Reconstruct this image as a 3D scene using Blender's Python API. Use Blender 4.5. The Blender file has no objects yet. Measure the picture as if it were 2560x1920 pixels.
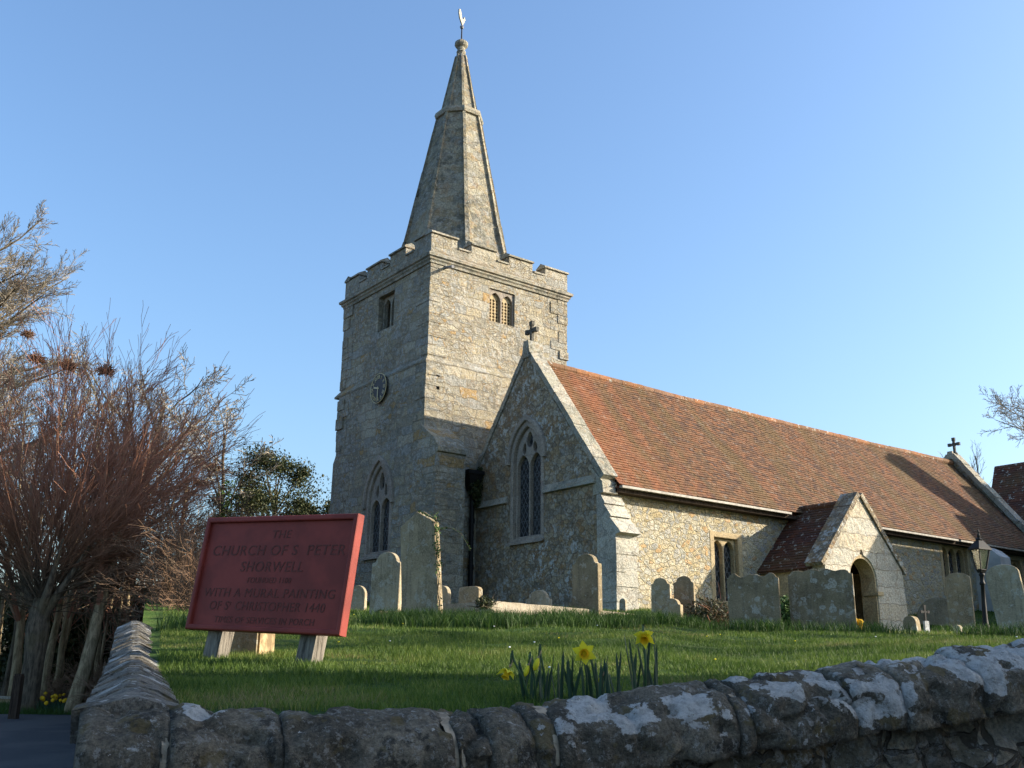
import bpy, bmesh, math, random
import numpy as np
from mathutils import Vector, Matrix, noise
random.seed(7); rng = np.random.default_rng(11)
S = bpy.context.scene; COL = S.collection
R = math.radians; PI = math.pi
def clamp(x, a=0., b=1.): return max(a, min(b, x))
def sstep(a, b, x): t = clamp((x-a)/(b-a)); return t*t*(3-2*t)
def interp(x, xs, ys): return float(np.interp(x, xs, ys))

# ------------------------------------------------------------------ camera
YAW, PITCH, ROLL, FPX = R(52.6045), R(15.9745), R(0.6582), 2534.86
EYE = Vector((0, 0, 1.6))
FW = Vector((math.cos(PITCH)*math.cos(YAW), math.cos(PITCH)*math.sin(YAW), math.sin(PITCH)))
_r = Vector((math.sin(YAW), -math.cos(YAW), 0)); _u = _r.cross(FW)
RT = math.cos(ROLL)*_r + math.sin(ROLL)*_u; UP = -math.sin(ROLL)*_r + math.cos(ROLL)*_u
W2 = Vector((math.cos(YAW), math.sin(YAW), 0)); T2 = Vector((math.sin(YAW), -math.cos(YAW), 0))
cam = bpy.data.cameras.new('camera'); co = bpy.data.objects.new('camera', cam); COL.objects.link(co)
M = Matrix((RT, UP, -FW)).transposed().to_4x4(); M.translation = EYE; co.matrix_world = M
cam.sensor_width = 36; cam.lens = FPX/2560*36; cam.clip_end = 3000; cam.clip_start = .05
S.camera = co
KP = 2560/2212
def ray(a, b): return FW + RT*((a*KP-1280)/FPX) - UP*((b*KP-960)/FPX)
def onx(a, b, X): d = ray(a, b); return EYE + d*((X-EYE.x)/d.x)
def ony(a, b, Y): d = ray(a, b); return EYE + d*((Y-EYE.y)/d.y)
def ats(a, b, s): d = ray(a, b); return EYE + d*(s/d.dot(W2))
def st(s, t, z=0): v = W2*s + T2*t; return Vector((v.x, v.y, z))
def tost(p): return p.x*W2.x+p.y*W2.y, p.x*T2.x+p.y*T2.y

# ------------------------------------------------------------------ mesh helpers
class MB:
    def __init__(s): s.v = []; s.f = []; s.r = None
    def add(s, vs, fs):
        n = len(s.v); s.v.extend(vs); s.f.extend([tuple(i+n for i in f) for f in fs]); return n
    def hexa(s, p):      # 8 pts: bottom 4 ccw, top 4 ccw
        s.add(p, [(3,2,1,0),(4,5,6,7),(0,1,5,4),(1,2,6,5),(2,3,7,6),(3,0,4,7)])
    def box(s, x0, x1, y0, y1, z0, z1):
        s.hexa([(x0,y0,z0),(x1,y0,z0),(x1,y1,z0),(x0,y1,z0),(x0,y0,z1),(x1,y0,z1),(x1,y1,z1),(x0,y1,z1)])
    def obox(s, c, u, v, w, a, b, d):   # oriented box, half sizes a b d along u v w
        c = Vector(c); u = Vector(u)*a; v = Vector(v)*b; w = Vector(w)*d
        s.hexa([c-u-v-w, c+u-v-w, c+u+v-w, c-u+v-w, c-u-v+w, c+u-v+w, c+u+v+w, c-u+v+w])
    def prism(s, poly, f, d0, d1):      # poly 2D, f(a,b,c)->xyz
        n = len(poly)
        s.add([f(a,b,d0) for a,b in poly]+[f(a,b,d1) for a,b in poly],
              [tuple(range(n-1,-1,-1)), tuple(range(n,2*n))]+[(i,(i+1)%n,(i+1)%n+n,i+n) for i in range(n)])
    def tube(s, pts, rad, k=6, cap=True):
        n = len(pts); vs = []; fs = []
        ax = None
        for i in range(n):
            p = pts[i]; d = (pts[min(i+1,n-1)]-pts[max(i-1,0)])
            if d.length < 1e-9: d = Vector((0,0,1))
            d.normalize()
            if ax is None: ax = d.orthogonal()
            ax = ax - d*ax.dot(d)
            if ax.length < 1e-6: ax = d.orthogonal()
            ax.normalize(); bx = d.cross(ax)
            r = rad[i] if hasattr(rad, '__len__') else rad
            for j in range(k):
                a = 2*PI*j/k; vs.append(p+(ax*math.cos(a)+bx*math.sin(a))*r)
        for i in range(n-1):
            for j in range(k):
                fs.append((i*k+j, i*k+(j+1)%k, (i+1)*k+(j+1)%k, (i+1)*k+j))
        if cap:
            fs.append(tuple(range(k-1,-1,-1))); fs.append(tuple(range((n-1)*k, n*k)))
        s.add(vs, fs)
    def lathe(s, prof, c=(0,0,0), k=16, ax=None):
        c = Vector(c); z = Vector(ax).normalized() if ax else Vector((0,0,1))
        x = z.orthogonal().normalized(); y = z.cross(x); n = len(prof); vs = []; fs = []
        for r, h in prof:
            for j in range(k):
                a = 2*PI*j/k; vs.append(c+z*h+(x*math.cos(a)+y*math.sin(a))*max(r,1e-4))
        for i in range(n-1):
            for j in range(k): fs.append((i*k+j, i*k+(j+1)%k, (i+1)*k+(j+1)%k, (i+1)*k+j))
        fs.append(tuple(range(k-1,-1,-1))); fs.append(tuple(range((n-1)*k, n*k)))
        s.add(vs, fs)
    def plate(s, loops, f, d0, d1, bevel=0.):   # filled outline with holes
        vs, fs = plate(loops, abs(d1-d0), bevel)
        lo = min(d0, d1)
        s.add([f(x, y, lo+z) for x, y, z in vs], fs)
    def build(s, name, m, parent=None, smooth=False, recalc=True, origin=None, attr=None):
        me = bpy.data.meshes.new(name)
        L = Vector((0,0,0))
        if origin is not None: L = Vector(origin)
        elif parent is not None: L = root_loc(parent)
        me.from_pydata([(v[0]-L.x, v[1]-L.y, v[2]-L.z) for v in s.v], [], s.f)
        if recalc:
            bm = bmesh.new(); bm.from_mesh(me); bmesh.ops.recalc_face_normals(bm, faces=bm.faces); bm.to_mesh(me); bm.free()
        if attr is not None:
            a = me.attributes.new('rnd', 'FLOAT', 'FACE'); a.data.foreach_set('value', np.asarray(attr, dtype=np.float32))
        if smooth:
            me.polygons.foreach_set('use_smooth', [True]*len(me.polygons))
        if m: me.materials.append(m)
        o = bpy.data.objects.new(name, me); COL.objects.link(o)
        if parent is not None: o.parent = parent
        elif origin is not None: o.location = L
        return o
def root_loc(o):
    L = Vector(o.location); p = o.parent
    while p: L = L+Vector(p.location); p = p.parent
    return L
def plate(loops, depth, bevel=0.):
    c = bpy.data.curves.new('tmp', 'CURVE'); c.dimensions = '2D'; c.fill_mode = 'BOTH'
    c.extrude = max(depth/2-bevel, 0); c.bevel_depth = bevel; c.offset = -bevel; c.bevel_resolution = 1
    for lp in loops:
        sp = c.splines.new('POLY'); sp.points.add(len(lp)-1)
        for i, (x, y) in enumerate(lp): sp.points[i].co = (x, y, 0, 1)
        sp.use_cyclic_u = True
    o = bpy.data.objects.new('tmp', c); COL.objects.link(o)
    dg = bpy.context.evaluated_depsgraph_get(); me = bpy.data.meshes.new_from_object(o.evaluated_get(dg))
    bm = bmesh.new(); bm.from_mesh(me); bmesh.ops.remove_doubles(bm, verts=bm.verts, dist=1e-5)
    bmesh.ops.recalc_face_normals(bm, faces=bm.faces)
    bm.verts.index_update()
    vs = [(v.co.x, v.co.y, v.co.z+depth/2) for v in bm.verts]; fs = [tuple(v.index for v in f.verts) for f in bm.faces]
    bm.free(); bpy.data.objects.remove(o); bpy.data.curves.remove(c); bpy.data.meshes.remove(me)
    return vs, fs
def text_mesh(txt, size, ext, shear=0., space=1.):
    c = bpy.data.curves.new('tmp', 'FONT'); c.body = txt; c.size = size; c.extrude = ext; c.align_x = 'CENTER'; c.shear = shear
    c.space_character = space
    o = bpy.data.objects.new('tmp', c); COL.objects.link(o)
    dg = bpy.context.evaluated_depsgraph_get(); me = bpy.data.meshes.new_from_object(o.evaluated_get(dg))
    vs = [tuple(v.co) for v in me.vertices]; fs = [tuple(p.vertices) for p in me.polygons]
    bpy.data.objects.remove(o); bpy.data.curves.remove(c); bpy.data.meshes.remove(me)
    return vs, fs
def empty(name, loc, label, cat, group=None, kind=None):
    o = bpy.data.objects.new(name, None); COL.objects.link(o); o.location = loc; o.empty_display_size = .2
    tag(o, label, cat, group, kind); return o
def tag(o, label=None, cat=None, group=None, kind=None):
    if label: o['label'] = label
    if cat: o['category'] = cat
    if group: o['group'] = group
    if kind: o['kind'] = kind
    return o
def fast_mesh(name, verts, faces_n, mat, attr=None, parent=None, smooth=False):
    """verts (N,3) array, faces_n (M,k) int array"""
    me = bpy.data.meshes.new(name); verts = np.asarray(verts, np.float32); faces_n = np.asarray(faces_n, np.int32)
    m, k = faces_n.shape
    me.vertices.add(len(verts)); me.vertices.foreach_set('co', verts.ravel())
    me.loops.add(m*k); me.loops.foreach_set('vertex_index', faces_n.ravel())
    me.polygons.add(m); me.polygons.foreach_set('loop_start', np.arange(0, m*k, k, dtype=np.int32))
    try: me.polygons.foreach_set('loop_total', np.full(m, k, np.int32))
    except Exception: pass
    me.update(calc_edges=True)
    if attr is not None:
        a = me.attributes.new('rnd', 'FLOAT', 'FACE'); a.data.foreach_set('value', np.asarray(attr, np.float32))
    if smooth: me.polygons.foreach_set('use_smooth', [True]*m)
    me.materials.append(mat)
    o = bpy.data.objects.new(name, me); COL.objects.link(o)
    if parent: o.parent = parent
    return o

# ------------------------------------------------------------------ material helpers
class MT:
    def __init__(s, name, rough=.9, spec=.2):
        s.m = bpy.data.materials.new(name); s.m.use_nodes = True; s.t = s.m.node_tree; s.t.nodes.clear()
        s.out = s.t.nodes.new('ShaderNodeOutputMaterial'); s.b = s.n('ShaderNodeBsdfPrincipled')
        s.set(s.b, 'Roughness', rough); s.set(s.b, 'Specular IOR Level', spec)
        s.t.links.new(s.b.outputs[0], s.out.inputs[0])
    def n(s, typ, **kw):
        x = s.t.nodes.new(typ)
        for k, v in kw.items(): setattr(x, k, v)
        return x
    def set(s, node, key, v):
        i = node.inputs[key]
        if hasattr(v, 'is_output') or isinstance(v, bpy.types.NodeSocket): s.t.links.new(v, i)
        elif v is not None:
            if isinstance(v, (tuple, list)) and len(v) == 3 and i.type == 'RGBA': v = (*v, 1)
            i.default_value = v
    def obj(s):
        return s.n('ShaderNodeTexCoord').outputs['Object']
    def attr(s, name='rnd'): return s.n('ShaderNodeAttribute', attribute_name=name).outputs['Fac']
    def orand(s): return s.n('ShaderNodeObjectInfo').outputs['Random']
    def math(s, op, a, b=None, c=None, clampit=False):
        x = s.n('ShaderNodeMath', operation=op, use_clamp=clampit); s.set(x, 0, a)
        if b is not None: s.set(x, 1, b)
        if c is not None: s.set(x, 2, c)
        return x.outputs[0]
    def vmath(s, op, a, b=None, scale=None):
        x = s.n('ShaderNodeVectorMath', operation=op); s.set(x, 0, a)
        if b is not None: s.set(x, 1, b)
        if scale is not None: s.set(x, 'Scale', scale)
        return x.outputs['Value'] if op in ('DOT_PRODUCT', 'LENGTH') else x.outputs[0]
    def noise(s, v, scale, detail=4, rough=.55, col=False):
        x = s.n('ShaderNodeTexNoise'); s.set(x, 'Vector', v); s.set(x, 'Scale', scale); s.set(x, 'Detail', detail); s.set(x, 'Roughness', rough)
        if col: return x.outputs['Color']
        return s.math('MULTIPLY_ADD', x.outputs['Fac'], 1.75, -.375) if detail >= 3 else x.outputs['Fac']
    def voro(s, v, scale, feature='F1', metric='EUCLIDEAN', rand=1.):
        x = s.n('ShaderNodeTexVoronoi', feature=feature)
        if feature != 'DISTANCE_TO_EDGE': x.distance = metric
        s.set(x, 'Vector', v); s.set(x, 'Scale', scale); s.set(x, 'Randomness', rand)
        return x
    def map(s, v, a, b, c=0., d=1., smooth=True):
        x = s.n('ShaderNodeMapRange', interpolation_type='SMOOTHSTEP' if smooth else 'LINEAR')
        for i, q in enumerate((v, a, b, c, d)): s.set(x, i, q)
        return x.outputs[0]
    def mix(s, f, a, b, blend='MIX'):
        x = s.n('ShaderNodeMix', data_type='RGBA', blend_type=blend)
        s.set(x, 0, f); s.set(x, 6, a); s.set(x, 7, b); return x.outputs[2]
    def ramp(s, f, stops, const=False):
        x = s.n('ShaderNodeValToRGB'); r = x.color_ramp
        if const: r.interpolation = 'CONSTANT'
        while len(r.elements) > 1: r.elements.remove(r.elements[0])
        r.elements[0].position = stops[0][0]; r.elements[0].color = (*stops[0][1], 1)
        for p, c in stops[1:]: e = r.elements.new(p); e.color = (*c, 1)
        s.set(x, 0, f); return x.outputs[0]
    def scalev(s, v, sc):
        x = s.n('ShaderNodeMapping'); s.set(x, 'Vector', v); x.inputs['Scale'].default_value = sc; return x.outputs[0]
    def bump(s, h, dist=.02, strength=1., normal=None):
        x = s.n('ShaderNodeBump'); s.set(x, 'Height', h); x.inputs['Distance'].default_value = dist; x.inputs['Strength'].default_value = strength
        if normal is not None: s.set(x, 'Normal', normal)
        return x.outputs[0]
    def done(s, col=None, normal=None):
        if col is not None: s.set(s.b, 'Base Color', col)
        if normal is not None: s.set(s.b, 'Normal', normal)
        return s.m
def simple(name, col, rough=.6, spec=.4, metal=0., var=.25, vs=12., bump=0.):
    t = MT(name, rough, spec); o = t.obj(); n = t.noise(o, vs, 4)
    c = t.mix(t.map(n, .3, .7), tuple(x*(1-var) for x in col), tuple(min(1, x*(1+var)) for x in col))
    t.set(t.b, 'Metallic', metal)
    return t.done(c, t.bump(n, .01, bump) if bump else None)

def stone(name, pal, mortar, scale=4., sc=(1,1,1.7), edge=(.02,.07), brick=None, warp=.1, white=.5, whitecol=(.42,.42,.39),
          rust=.3, dark=.4, bumpd=.035, speck=9., rust_col=(.23,.12,.045), breakup=(.47,.53), emb=.8):
    t = MT(name, .92, .15); o = t.obj()
    w = t.noise(o, 2.6, 3, .6, True)
    wv = t.vmath('SCALE', t.vmath('SUBTRACT', w, (.5,.5,.5)), None, warp*2)
    p = t.vmath('ADD', o, wv)
    if brick:
        u = t.vmath('DOT_PRODUCT', p, (1,1,0)); xyz = t.n('ShaderNodeSeparateXYZ'); t.set(xyz, 0, p)
        c = t.n('ShaderNodeCombineXYZ'); t.set(c, 0, u); t.set(c, 1, xyz.outputs[2])
        b = t.n('ShaderNodeTexBrick', offset=.43, offset_frequency=2, squash=1.5, squash_frequency=3)
        t.set(b, 'Vector', c.outputs[0]); t.set(b, 'Color1', (0,0,0)); t.set(b, 'Color2', (1,1,1)); t.set(b, 'Mortar', (.5,.5,.5))
        t.set(b, 'Scale', 1.); t.set(b, 'Mortar Size', .014); t.set(b, 'Mortar Smooth', .6); t.set(b, 'Bias', 0.)
        t.set(b, 'Brick Width', brick[0]); t.set(b, 'Row Height', brick[1])
        cell = b.outputs['Color']; em = t.math('SUBTRACT', 1., b.outputs['Fac'])
        # break some blocks into smaller stones
        v2 = t.voro(t.scalev(p, sc), scale); r2 = t.n('ShaderNodeSeparateColor'); t.set(r2, 0, v2.outputs['Color'])
        e2 = t.map(t.voro(t.scalev(p, sc), scale, 'DISTANCE_TO_EDGE').outputs['Distance'], edge[0], edge[1])
        big = t.map(t.noise(o, .9, 2), *breakup)
        cv = t.n('ShaderNodeSeparateColor'); t.set(cv, 0, cell)
        val = t.math('FRACT', t.math('ADD', cv.outputs[0], t.math('MULTIPLY', big, r2.outputs[0])))
        em = t.math('MULTIPLY', em, t.math('MAXIMUM', e2, t.math('SUBTRACT', 1., big)))
    else:
        v = t.voro(t.scalev(p, sc), scale); r2 = t.n('ShaderNodeSeparateColor'); t.set(r2, 0, v.outputs['Color']); val = r2.outputs[0]
        em = t.map(t.voro(t.scalev(p, sc), scale, 'DISTANCE_TO_EDGE').outputs['Distance'], edge[0], edge[1])
    em = t.map(t.math('ADD', em, t.math('MULTIPLY', t.math('SUBTRACT', t.noise(o, 9, 4, .65), .5), .55)), .15, .7)
    n = len(pal); col = t.ramp(val, [(i/n, c) for i, c in enumerate(pal)], True)
    fine = t.noise(o, speck*3.2, 6, .7); mid = t.noise(o, speck*.55, 5, .65); big2 = t.noise(o, .55, 3)
    col = t.mix(1., col, t.ramp(fine, [(.2,(.5,.5,.5)),(.5,(1,1,1)),(.8,(1.4,1.38,1.32))]), 'MULTIPLY')
    col = t.mix(t.map(mid, .56, .7, 0, rust), col, rust_col)
    col = t.mix(t.math('MULTIPLY', t.map(big2, .35, .62), t.map(mid, .3, .6, dark, 0)), col, (.075,.075,.062))
    col = t.mix(t.math('SUBTRACT', 1., em), col, mortar)
    wn = t.noise(o, speck, 7, .78); wm = t.map(wn, .55, .61)
    wmask = t.math('MULTIPLY', wm, t.map(t.noise(o, .8, 3), .34, .62, white*.35, white))
    col = t.mix(wmask, col, whitecol)
    h = t.math('ADD', t.math('MULTIPLY', em, emb), t.math('ADD', t.math('MULTIPLY', fine, .32), t.math('MULTIPLY', mid, .8)))
    h = t.math('ADD', h, t.math('MULTIPLY', val, .35))
    return t.done(col, t.bump(h, bumpd*1.7, 1.))

M_ = {}
grey = [(.30,.27,.20),(.36,.33,.26),(.25,.23,.18),(.40,.36,.27),(.33,.29,.20),(.28,.27,.23),(.37,.32,.22),(.31,.30,.26)]
M_['tower'] = stone('tower_stone', grey+grey+[(.36,.25,.12)], (.27,.225,.155), 4.2, (1,1,1.6), brick=(.56,.27), emb=.6, white=.65, rust=.25, dark=.35, breakup=(.48,.56), speck=10)
M_['spire'] = stone('spire_stone', [(.26,.24,.18),(.30,.28,.21),(.22,.21,.17),(.27,.23,.15),(.31,.28,.2)], (.22,.19,.14), 2.6, (1,1,1.7), edge=(.004,.02), white=.5, rust=.35, dark=.75, bumpd=.03, emb=.4, speck=7)
yel = [(0.475, 0.404, 0.262), (0.436, 0.405, 0.324), (0.514, 0.454, 0.322), (0.377, 0.357, 0.295), (0.461, 0.379, 0.226), (0.45, 0.43, 0.348), (0.502, 0.441, 0.309), (0.402, 0.382, 0.331), (0.482, 0.441, 0.329), (0.343, 0.333, 0.292), (0.475, 0.322, 0.169)]
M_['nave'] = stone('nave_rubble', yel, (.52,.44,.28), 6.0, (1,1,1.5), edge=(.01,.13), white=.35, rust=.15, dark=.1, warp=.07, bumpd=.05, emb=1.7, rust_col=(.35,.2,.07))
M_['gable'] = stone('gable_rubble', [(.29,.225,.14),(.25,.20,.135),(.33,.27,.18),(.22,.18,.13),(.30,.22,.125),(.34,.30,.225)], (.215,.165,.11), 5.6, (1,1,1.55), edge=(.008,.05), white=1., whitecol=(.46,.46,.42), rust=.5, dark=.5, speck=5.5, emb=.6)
M_['quoin'] = stone('quoin_stone', [(.38,.36,.30),(.42,.40,.33),(.34,.32,.27)], (.26,.23,.18), 1.6, (1,1,1.6), edge=(.003,.014), emb=.4, white=.6, rust=.2, dark=.4, bumpd=.02)
M_['porch'] = stone('porch_ashlar', [(.46,.43,.35),(.50,.46,.37),(.42,.39,.32),(.48,.42,.31)], (.32,.27,.2), 2.6, brick=(.95,.42), white=.5, rust=.25, dark=.3, bumpd=.03, breakup=(.8,.9), emb=.5)
M_['dressed'] = stone('dressed_limestone', [(.29,.245,.195),(.32,.275,.225),(.26,.225,.185)], (.24,.2,.17), 1.2, (1,1,1.6), edge=(.004,.02), white=.15, rust=.08, dark=.25, bumpd=.006)
M_['tan'] = stone('tan_freestone', [(.40,.31,.18),(.44,.35,.21),(.37,.29,.17)], (.3,.24,.15), 2., (1,1,1.4), edge=(.003,.012), emb=.4, white=.1, rust=.15, dark=.15, bumpd=.01)
M_['coping'] = stone('gable_coping_stone', [(.30,.28,.215),(.34,.31,.245),(.26,.245,.19)], (.2,.18,.14), 1., edge=(.002,.01), white=.6, rust=.3, dark=.7, bumpd=.02)
M_['plaster'] = simple('pale_render', (.42,.42,.40), .9, .1, var=.12, vs=2.5, bump=.3)
M_['brick'] = simple('old_brick', (.33,.24,.13), .95, .1, var=.4, vs=9, bump=.6)
M_['bigstone'] = None
def headstone_mat(name, base, lich=.5, green=.2, spots=.5):
    t = MT(name, .93, .12); o = t.obj(); rv = t.n('ShaderNodeCombineXYZ'); q = t.math('MULTIPLY', t.orand(), 37.)
    for i in range(3): t.set(rv, i, q)
    o = t.vmath('ADD', o, rv.outputs[0])
    c = t.ramp(t.noise(o, 2.2, 4, .6), [(.25, tuple(x*.62 for x in base)), (.55, base), (.8, tuple(x*1.3 for x in base))])
    st_ = t.noise(t.scalev(o, (9, 9, .8)), 1.6, 4, .6)       # rain streaks down the slab
    c = t.mix(t.map(st_, .52, .75, 0, .4), c, (.07,.065,.05))
    c = t.mix(t.map(t.noise(o, 5, 4), .5, .7, 0, green), c, (.16,.15,.055))
    f = t.noise(o, 42, 5, .7); c = t.mix(t.map(f, .3, .75, 0, .45), c, tuple(x*1.55 for x in base))
    v = t.voro(t.vmath('ADD', o, t.vmath('SCALE', t.noise(o, 9, 3, .5, True), None, .13)), 5.5)
    sp = t.math('MULTIPLY', t.math('LESS_THAN', v.outputs['Distance'], t.map(t.noise(o, 1.7, 2), .35, .68, .03, .42)), spots)
    c = t.mix(t.math('MULTIPLY', sp, t.map(f, .3, .6, .15, .9)), c, (.47,.45,.38))
    wl = t.map(t.noise(o, 7, 6, .75), .6, .66, 0, lich); c = t.mix(wl, c, (.42,.40,.33))
    return t.done(c, t.bump(t.math('ADD', t.math('MULTIPLY', f, .5), t.noise(o, 9, 5, .7)), .012, .8))
M_['hs_grey'] = headstone_mat('weathered_grey_headstone', (.29,.24,.16), .5, .08, .6)
M_['hs_dark'] = headstone_mat('dark_lichened_headstone', (.215,.17,.105), .5, .12, .8)
M_['hs_tan'] = headstone_mat('brownish_headstone', (.30,.235,.145), .45, .1, .5)
M_['kerbstone'] = headstone_mat('pale_kerb_stone', (.31,.265,.20), .25, .15, .15)
M_['whiteledger'] = headstone_mat('white_ledger', (.5,.5,.48), .5, .1, .3)

def coping_mat(name, lich_lo, tint=(.215,.187,.14)):
    t = MT(name, .93, .12); o = t.obj(); L = t.attr('rnd')
    c = t.ramp(t.noise(o, 3.1, 5, .6), [(.2,(.085,.075,.058)),(.5,tuple(x*.8 for x in tint)),(.8,tuple(x*1.3 for x in tint))])
    f = t.noise(o, 60, 6, .75); c = t.mix(1., c, t.ramp(f, [(.25,(.55,.55,.55)),(.5,(1,1,1)),(.75,(1.5,1.48,1.4))]), 'MULTIPLY')
    c = t.mix(t.map(t.noise(o, 6.5, 6, .75), .60, .72, 0, .8), c, (.045,.042,.036))
    c = t.mix(t.map(t.noise(o, 34, 7, .8), .58, .66, 0, .6), c, (.38,.37,.33))
    c = t.mix(t.map(t.noise(o, 9, 4), .62, .7, 0, .6), c, (.17,.13,.055))
    # rounded pale lichen plates
    wob = t.vmath('ADD', o, t.vmath('SCALE', t.noise(o, 11, 6, .7, True), None, .13))
    v = t.voro(wob, 4.2); big = t.noise(wob, 2.6, 3, .5)
    gn = t.n('ShaderNodeSeparateXYZ'); t.set(gn, 0, t.n('ShaderNodeNewGeometry').outputs['Normal'])
    L = t.math('ADD', L, t.math('MULTIPLY', t.math('SUBTRACT', gn.outputs[2], .45), t.math('MULTIPLY', L, .75)))
    thr = t.math('ADD', t.math('MULTIPLY', L, .62), t.math('MULTIPLY', t.math('SUBTRACT', big, .5), 1.1))
    m1 = t.map(t.math('SUBTRACT', thr, v.outputs['Distance']), 0, .03)
    v2 = t.voro(wob, 15); m2 = t.math('MULTIPLY', t.math('LESS_THAN', v2.outputs['Distance'], t.math('ADD', .10, t.math('MULTIPLY', L, .25))), t.map(t.noise(o, 3.7, 2), .44, .56))
    mm = t.math('MAXIMUM', m1, m2)
    lc = t.ramp(t.noise(o, 30, 5, .7), [(.3,(.40,.39,.36)),(.6,(.60,.59,.55))])
    c = t.mix(t.math('MULTIPLY', mm, t.map(t.noise(o, 26, 7, .8), .26, .42, .2, 1.)), c, lc)
    h = t.math('ADD', t.math('ADD', t.math('MULTIPLY', f, .5), t.noise(o, 16, 7, .75)), t.math('MULTIPLY', mm, .2))
    return t.done(c, t.bump(h, .028, 1.))
M_['wallcoping'] = coping_mat('boundary_coping_stone', .5)
M_['slabcoping'] = coping_mat('thin_slab_coping', .3, (.25,.23,.195))
M_['wallface'] = stone('boundary_wall_rubble', [(.16,.14,.10),(.21,.185,.135),(.13,.115,.09),(.19,.15,.095),(.25,.225,.175)], (.07,.06,.045), 5.5, (1,1,1.3), edge=(.02,.08), white=.6, whitecol=(.4,.41,.4), rust=.3, dark=.6, speck=14, bumpd=.03)
M_['mortar'] = simple('buff_mortar', (.27,.215,.15), .95, .1, var=.25, vs=25, bump=.5)

def tile_mat(name, pal, moss=.5, white=.4, fresh=False):
    t = MT(name, .88, .2); o = t.obj(); r = t.attr('rnd')
    n = len(pal); c = t.ramp(r, [(i/n, p) for i, p in enumerate(pal)], True)
    b = t.noise(t.scalev(o, (1.3,.28,.28)), 1., 5, .65); c = t.mix(t.map(b, .38, .72, 0, moss), c, (.125,.085,.038))
    c = t.mix(t.map(t.noise(t.scalev(o, (2.,.5,.5)), 1.3, 5, .7), .55, .8, 0, moss*.8), c, (.085,.06,.042))
    if fresh:
        xs = t.n('ShaderNodeSeparateXYZ'); t.set(xs, 0, o)
        ff = t.map(t.math('ADD', xs.outputs[0], t.math('MULTIPLY', b, 5.)), 0.5, 6., .7, 0); c = t.mix(ff, c, (.25,.095,.042))
    f = t.noise(o, 30, 5, .7); c = t.mix(1., c, t.ramp(f, [(.3,(.7,.7,.7)),(.7,(1.25,1.22,1.2))]), 'MULTIPLY')
    sp = t.noise(o, 5.5, 5, .75); c = t.mix(t.map(sp, .66, .69, 0, white), c, (.42,.40,.34))
    return t.done(c, t.bump(f, .008, .6))
M_['tile'] = tile_mat('red_clay_tiles', [(.165,.08,.042),(.13,.068,.038),(.19,.09,.046),(.11,.062,.04),(.15,.082,.045),(.175,.095,.052),(.09,.055,.04)], .75, .2, True)
M_['dtile'] = tile_mat('dark_porch_tiles', [(.11,.045,.03),(.085,.04,.03),(.13,.05,.03),(.095,.045,.035)], .5, .8)
M_['ridge'] = tile_mat('ridge_tile_clay', [(.25,.11,.05),(.28,.13,.06),(.19,.10,.055),(.22,.125,.075)], .4, .9)
M_['white'] = simple('weathered_white_paint', (.29,.265,.22), .6, .3, var=.2, vs=6)
M_['iron'] = simple('black_iron', (.010,.010,.010), .6, .25, var=.4, vs=30)
M_['lead'] = simple('grey_lead', (.20,.20,.21), .6, .4, var=.3)
M_['dark'] = simple('dark_interior', (.008,.008,.008), .9, .1)  # near-black colour standing in for an unlit interior
M_['gold'] = simple('gilt', (.55,.45,.22), .4, .6, 0., .1)
M_['clock'] = simple('clock_black', (.008,.008,.012), .5, .4)
M_['maroon'] = simple('maroon_paint', (.215,.034,.023), .6, .25, var=.16, vs=3.5)
M_['letter'] = simple('faded_lettering', (.122,.036,.027), .7, .2, var=.15, vs=40)
def wood_mat(name, base):
    t = MT(name, .9, .15); o = t.obj(); g = t.noise(t.scalev(o, (22,22,1.6)), 1.5, 6, .7)
    c = t.ramp(g, [(.25,tuple(x*.3 for x in base)),(.5,base),(.75,tuple(x*1.5 for x in base))])
    return t.done(c, t.bump(g, .012, .9))
M_['wood'] = wood_mat('weathered_oak', (.19,.17,.14)); M_['darkwood'] = wood_mat('dark_wood', (.05,.035,.025))
def glass_mat():
    t = MT('leaded_glass', .18, .6); o = t.obj()
    u = t.vmath('DOT_PRODUCT', o, (1,1,0)); x = t.n('ShaderNodeSeparateXYZ'); t.set(x, 0, o)
    a = t.math('ABSOLUTE', t.math('SUBTRACT', t.math('FRACT', t.math('MULTIPLY', t.math('ADD', u, t.math('MULTIPLY', x.outputs[2], .62)), 6.5)), .5))
    b = t.math('ABSOLUTE', t.math('SUBTRACT', t.math('FRACT', t.math('MULTIPLY', t.math('SUBTRACT', u, t.math('MULTIPLY', x.outputs[2], .62)), 6.5)), .5))
    d = t.math('MINIMUM', a, b); lead = t.math('LESS_THAN', d, .09)
    bars = t.math('LESS_THAN', t.math('FRACT', t.math('MULTIPLY', x.outputs[2], 2.6)), .07)
    v = t.voro(o, 7); c = t.mix(t.math('MAXIMUM', lead, bars), t.mix(t.noise(o, 6), (.008,.010,.012), (.035,.04,.042)), (.065,.068,.07))
    t.set(t.b, 'Roughness', t.math('ADD', .22, t.math('MULTIPLY', lead, .5)))
    return t.done(c, t.bump(t.noise(o, 12, 2), .01, .4))
M_['glass'] = glass_mat()
def lampglass():
    t = MT('lantern_glass', .15, .5); t.set(t.b, 'Base Color', (.09,.10,.06)); t.set(t.b, 'Transmission Weight', .45); t.set(t.b, 'Alpha', .75); return t.m
M_['lampglass'] = lampglass()
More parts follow.
